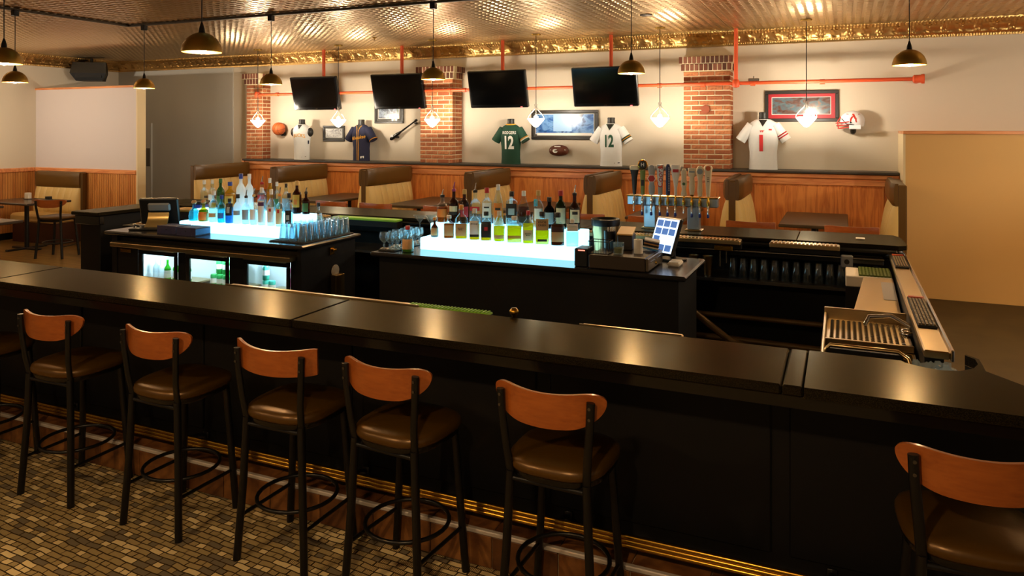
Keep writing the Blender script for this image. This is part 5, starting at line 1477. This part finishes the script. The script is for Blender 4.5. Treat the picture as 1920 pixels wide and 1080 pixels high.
MB().bbox(-.066, .066, -.051, .061, .22, .25, .004).build('carton_top', 'rubber', t)
t = thing('side_cabinet', (-6.98, 6.05, 0), label='low cabinet with papers behind the till terminal', cat='cabinet')
MB().bbox(-.30, .25, -.25, .30, 0, .93, .006).build('case', 'black_panel', t)
MB().bbox(.25, .262, -.26, -.245, .02, .93, .002).build('edge_strip', 'gold_rail', t)
for k in range(3): MB().bbox(-.2+.05*k, .1+.05*k, -.2, .1, .931+k*.012, .941+k*.012, .002).build('papers', ('paper_white', 'cap_cork', 'paper_white')[k], t)
# bottle opener and cap catcher on the island side
t = thing('bottle_opener', (-4.208, 5.50, .90), label='brass wall bottle opener on the side of the cooler island', cat='bottle opener')
MB().bbox(-.008, .004, -.03, .03, -.04, .03, .003).build('back_plate', 'gold_rail', t)
MB().bbox(.0, .035, -.025, .025, -.012, .012, .005).build('catch', 'gold_rail', t)
t = thing('cap_catcher', (-4.212, 5.55, .62), label='brass cap catcher box under the bottle opener', cat='cap catcher')
b = MB(); b.bbox(-.004, .055, -.065, .065, -.22, .055, .004); b.build('bin', mat('catcher_tin', '#7d6a45', .35, 1), t)
MB().lathe([(.055, 0), (.055, .006)], 18, M=Matrix.Translation((-.004, 0, .085)) @ Matrix.Rotation(PI/2, 4, 'Y')).build('sign_plate', mat('catcher_plate', '#d8cdb8', .4, .6), t)

for k_, (a, c) in enumerate(DX): plight('cooler_lamp', ((a+c)/2, 5.22, .855), 7, cl, (.72, .93, 1.0), .02)
# cooler contents
bgm = MB(); bgm.loft(bring(PROF['std'], .23, .031, 2, 1, seg=12)); bgm = bgm.mesh('beer_bottle', 50)
lab_m = MB(); lab_m.lathe([(.0315, .05), (.0315, .12)], 12, caps=False); lab_m = lab_m.mesh('label', 60)
for i in range(4):
    t = thing('beer_bottle', (-5.93+.078*i, 5.22+.03*(i % 2), .515), label='%s green beer bottle in the first cooler door' % ORD[i], cat='bottle', group='beer bottles in the cooler')
    inst('glass', bgm, glass('beer_green', '#4fc02a', .04, .4, .35, '#4fd02a'), t); inst('label', lab_m, 'lab_white', t)
bwm = bgm.copy(); bwm.materials.clear(); bwm.materials.append(MATS['glass_frosted'])
for i in range(2):
    t = thing('beer_bottle', (-6.07+.07*i, 5.21, .515), label='%s pale white bottle in the first cooler door' % ORD[i], cat='bottle', group='pale bottles in the cooler')
    inst('glass', bwm, None, t)
canm = MB(); canm.lathe([(.026, 0), (.031, .008), (.031, .115), (.026, .125), (.024, .125)], 14); canm = canm.mesh('can', 50)
mat('can_green', '#3fa85a', .35, .4); mat('can_pink', '#d87fa0', .35, .3); mat('can_teal', '#4fb8a0', .35, .4)
ringm = MB(); ringm.lathe([(.0314, .045), (.0314, .09)], 14, caps=False); ringm = ringm.mesh('can_band', 60)
for j in range(2):
    for i in range(4):
        t = thing('drink_can', (-5.36+.075*i, 5.24+.08*j, .515+.0), label='%s green can of the lower %s row in the middle cooler door' % (ORD[i], ('front', 'back')[j]), cat='can', group='green cans in the cooler')
        inst('can', canm, 'can_green', t); inst('band', ringm, 'lab_white', t)
for j in range(2):
    for i in range(3):
        t = thing('drink_can', (-5.33+.078*i, 5.28+.08*j, .6405), label='%s green can of the upper %s row in the middle cooler door' % (ORD[i], ('front', 'back')[j]), cat='can', group='upper green cans in the cooler')
        inst('can', canm, 'can_green', t); inst('band', ringm, 'lab_white', t)
cm2 = canm.copy(); cm2.materials.clear(); cm2.materials.append(MATS['can_teal'])
cm3 = canm.copy(); cm3.materials.clear(); cm3.materials.append(MATS['can_pink'])
for k, (x, z, me, lab) in enumerate(((-4.72, .515, cm2, 'teal can in the last cooler door, lower'), (-4.72, .6405, cm2, 'teal can in the last cooler door, upper'), (-4.65, .515, cm2, 'teal can in the last cooler door beside another'), (-4.42, .515, cm3, 'pink and white can in the last cooler door, lower'), (-4.42, .6405, cm3, 'pink and white can in the last cooler door, upper'))):
    t = thing('drink_can', (x, 5.22, z), label=lab, cat='can'); inst('can', me, None, t); inst('band', ringm, None, t)

# ------------------------------------------------------------------ service sinks at the wing
t = thing('bar_sink', (0, 0, 0), label='stainless bar sink with a dimpled drainboard next to the wing', cat='sink')
MB().bbox(-.10, -.085, 3.93, 4.85, .02, .90, .004).build('side_panel', 'steel', t)
MB().bbox(-.10, .335, 4.84, 4.86, .80, .93, .003).build('back_splash', 'steel', t)
MB().bbox(-.085, .335, 4.32, 4.84, .855, .865, .003).build('drainboard', 'steel', t)
b = MB()
for i in range(13):
    for j in range(15):
        x = -.055+i*.029; y = 4.345+j*.032
        b.add([(x-.010, y-.010, .8655), (x+.010, y-.010, .8655), (x+.010, y+.010, .8655), (x-.010, y+.010, .8655), (x, y, .873)], [(0, 1, 4), (1, 2, 4), (2, 3, 4), (3, 0, 4)])
b.build('dimples', 'chrome', t, kind='stuff')
MB().bbox(-.10, .335, 4.30, 4.325, .85, .885, .004).bbox(-.10, -.085, 4.30, 4.86, .865, .89, .003).build('rim', 'steel', t)
MB().box(-.085, .335, 3.95, 4.30, .55, .56).build('basin_floor', 'steel', t)
MB().box(-.085, .335, 4.28, 4.30, .56, .85).box(.32, .335, 3.95, 4.28, .56, .85).build('basin_wall', 'steel', t)
MB().tube([(-.03, 4.24, .84), (.27, 4.24, .84), (.30, 4.20, .84), (.30, 3.98, .84)], .010, 8).build('basin_rim', 'gold_rail', t, 60)
MB().box(-.06, -.02, 4.296, 4.30, .80, .85).build('sticker', 'white_print', t)
MB().tube([(.33, 4.50, .94), (.24, 4.52, .985), (.13, 4.50, .975), (.11, 4.46, .94)], .011, 10).build('faucet', 'chrome', t, 60)
for y in (4.36, 4.42):
    MB().lathe([(.012, 0), (.02, .015), (.02, .035), (.008, .05)], 10, M=Matrix.Translation((.33, y, .93)) @ Matrix.Rotation(-PI/2, 4, 'Y')).build('tap_handle', 'chrome', t, 60)
t = thing('ice_well', (0, 0, 0), label='black-sided ice well in front of the sink, with a steel rim', cat='ice bin')
MB().box(-.08, .25, 3.64, 3.90, .20, .72).build('body', 'black_panel', t)
MB().tube([(-.07, 3.80, .80), (-.075, 3.80, .96), (-.055, 3.80, .985), (.23, 3.80, .985), (.27, 3.79, .96), (.29, 3.74, .90)], .010, 8).build('rim', 'steel', t, 60)
MB().box(-.07, .25, 3.79, 3.81, .72, .972).build('splash_panel', 'black_panel', t)
ice = MB()
for k in range(60):
    c0 = Vector((R.uniform(.30, .46), R.uniform(3.66, 3.92), R.uniform(.885, .935))); q = R.uniform(.010, .017)
    M = Matrix.Translation(c0) @ Matrix.Rotation(R.uniform(0, 3), 4, 'X') @ Matrix.Rotation(R.uniform(0, 3), 4, 'Z')
    ice.box(-q, q, -q, q, -q, q, M=M)
t = thing('ice_tray', (0, 0, 0), label='small well of ice cubes under the rail end', cat='ice')
ice.build('ice_cubes', glass('ice', '#eaf4f8', .08, .6, .25, '#e8f0f2'), t, kind='stuff')
MB().box(.26, .475, 3.42, 3.945, .855, .872).build('well', 'black_metal', t)
MB().box(.28, .46, 3.56, 3.94, .2, .855).build('well_front', 'black_panel', t)
t = thing('steel_cover', (0, 0, 0), label='sloping stainless cover between the sink and the glass rack', cat='steel cover')
b = MB(); b.add([(.03, 4.88, .80), (.335, 4.88, .80), (.335, 6.08, .90), (.14, 6.08, .90), (.03, 4.88, .05), (.335, 4.88, .05), (.335, 6.08, .05), (.14, 6.08, .05)], [(0, 1, 2, 3), (4, 7, 6, 5), (0, 4, 5, 1), (1, 5, 6, 2), (2, 6, 7, 3), (3, 7, 4, 0)])
b.build('cover', 'steel', t)
b = MB(); b.add([(.25, 5.55, .858), (.333, 5.55, .858), (.333, 5.98, .8935), (.25, 5.98, .8935)], [(0, 1, 2, 3)]); b.build('label_sheet', mat('sheet_grey', '#b9b2ac', .6), t)
t = thing('glass_rack', (0, 0, 0), label='glass washing rack with a green rubber mat', cat='rack')
MB().bbox(.02, .335, 6.10, 6.48, .82, .90, .006).build('tray', 'paper_white', t)
MB().box(.02, .335, 6.10, 6.48, .05, .82).build('stand', 'black_panel', t)
b = MB()
for i in range(9):
    b.box(.115+i*.024, .127+i*.024, 6.12, 6.47, .901, .912)
for j in range(11):
    b.box(.11, .328, 6.125+j*.032, 6.137+j*.032, .901, .9125)
b.build('rubber_mat', 'rubber_green', t, kind='stuff')
t = thing('outlet_box', (.03, 6.57, .93), label='grey square power outlet box under the far bar end', cat='outlet')
MB().bbox(-.045, .045, -.03, .02, -.05, .05, .008).build('box', mat('outlet_grey', '#7c8088', .4, .5), t)
MB().lathe([(.02, 0), (.02, .006)], 16, M=Matrix.Translation((0, -.03, 0)) @ Matrix.Rotation(PI/2, 4, 'X')).build('socket', 'rubber', t)
t = thing('soda_gun_holder', (-.92, 6.50, .98), label='brass drain cup hanging under the far bar', cat='drain cup')
MB().bbox(-.075, .075, -.03, .06, -.015, .03, .006).build('cup', 'gold_rail', t)
MB().tube([(-.03, 0, -.015), (-.03, 0, -.15)], .008, 8).tube([(.02, 0, -.015), (.02, 0, -.12)], .008, 8).build('drain_pipe', 'chrome', t, 60)
MB().box(-.05, .05, .06, .118, -.01, .02).build('bracket', 'black_metal', t)
# pipework in the shadows under the far bar
mat('old_pipe', '#5c4522', .5, .3)
for k, (pts, r_, lab) in enumerate((
    ([(-1.3, 6.48, .42), (-.02, 6.48, .42)], .022, 'upper straight drain pipe under the far bar'),
    ([(-1.3, 6.47, .24), (-.02, 6.47, .22)], .026, 'lower straight drain pipe under the far bar'),
    ([(-1.25, 6.39, .52), (-1.05, 6.38, .38), (-.85, 6.38, .24), (-.6, 6.38, .18), (-.1, 6.38, .16)], .028, 'ribbed hose sagging under the far bar'),
    ([(-1.3, 6.30, .28), (-1.05, 6.30, .20), (-.8, 6.30, .16), (-.5, 6.30, .15)], .024, 'short hose lying under the far bar'))):
    t = thing('drain_pipe', (0, 0, 0), label=lab, cat='pipe')
    MB().tube(pts, r_, 10).build('run', 'old_pipe', t, 60)
    p = pts[-1]
    MB().tube([(p[0], p[1], p[2]), (p[0]+.02, p[1], p[2]-.0), (p[0]+.03, p[1], .03)], r_*1.1, 10).build('drop', 'old_pipe', t, 60)
    p = pts[0]; MB().tube([p, (p[0]-.02, p[1], p[2]), (p[0]-.03, p[1], .03)], r_*1.1, 10).build('drop', 'old_pipe', t, 60)
# small ceiling fittings
t = thing('fire_sprinkler', (-6.385, 9.35, CZ-.013), label='small brass sprinkler head on the tin ceiling', cat='sprinkler')
MB().lathe([(.004, -.05), (.022, -.045), (.004, -.038), (.012, -.02), (.03, -.004), (.03, 0)], 12).build('head', 'brass', t, 50)
MB().lathe([(.035, -.003), (.035, 0)], 14).build('escutcheon', 'brass', t)
t = thing('ceiling_cover', (-2.15, 8.82, CZ-.013), label='flat dark round cover plate on the tin ceiling above the beer taps', cat='cover plate')
MB().lathe([(.06, -.012), (.075, -.006), (.075, 0)], 20).build('plate', 'track_bronze', t, 50)
MB().lathe([(.008, -.016), (.008, -.011)], 8).build('screw', 'brass', t)
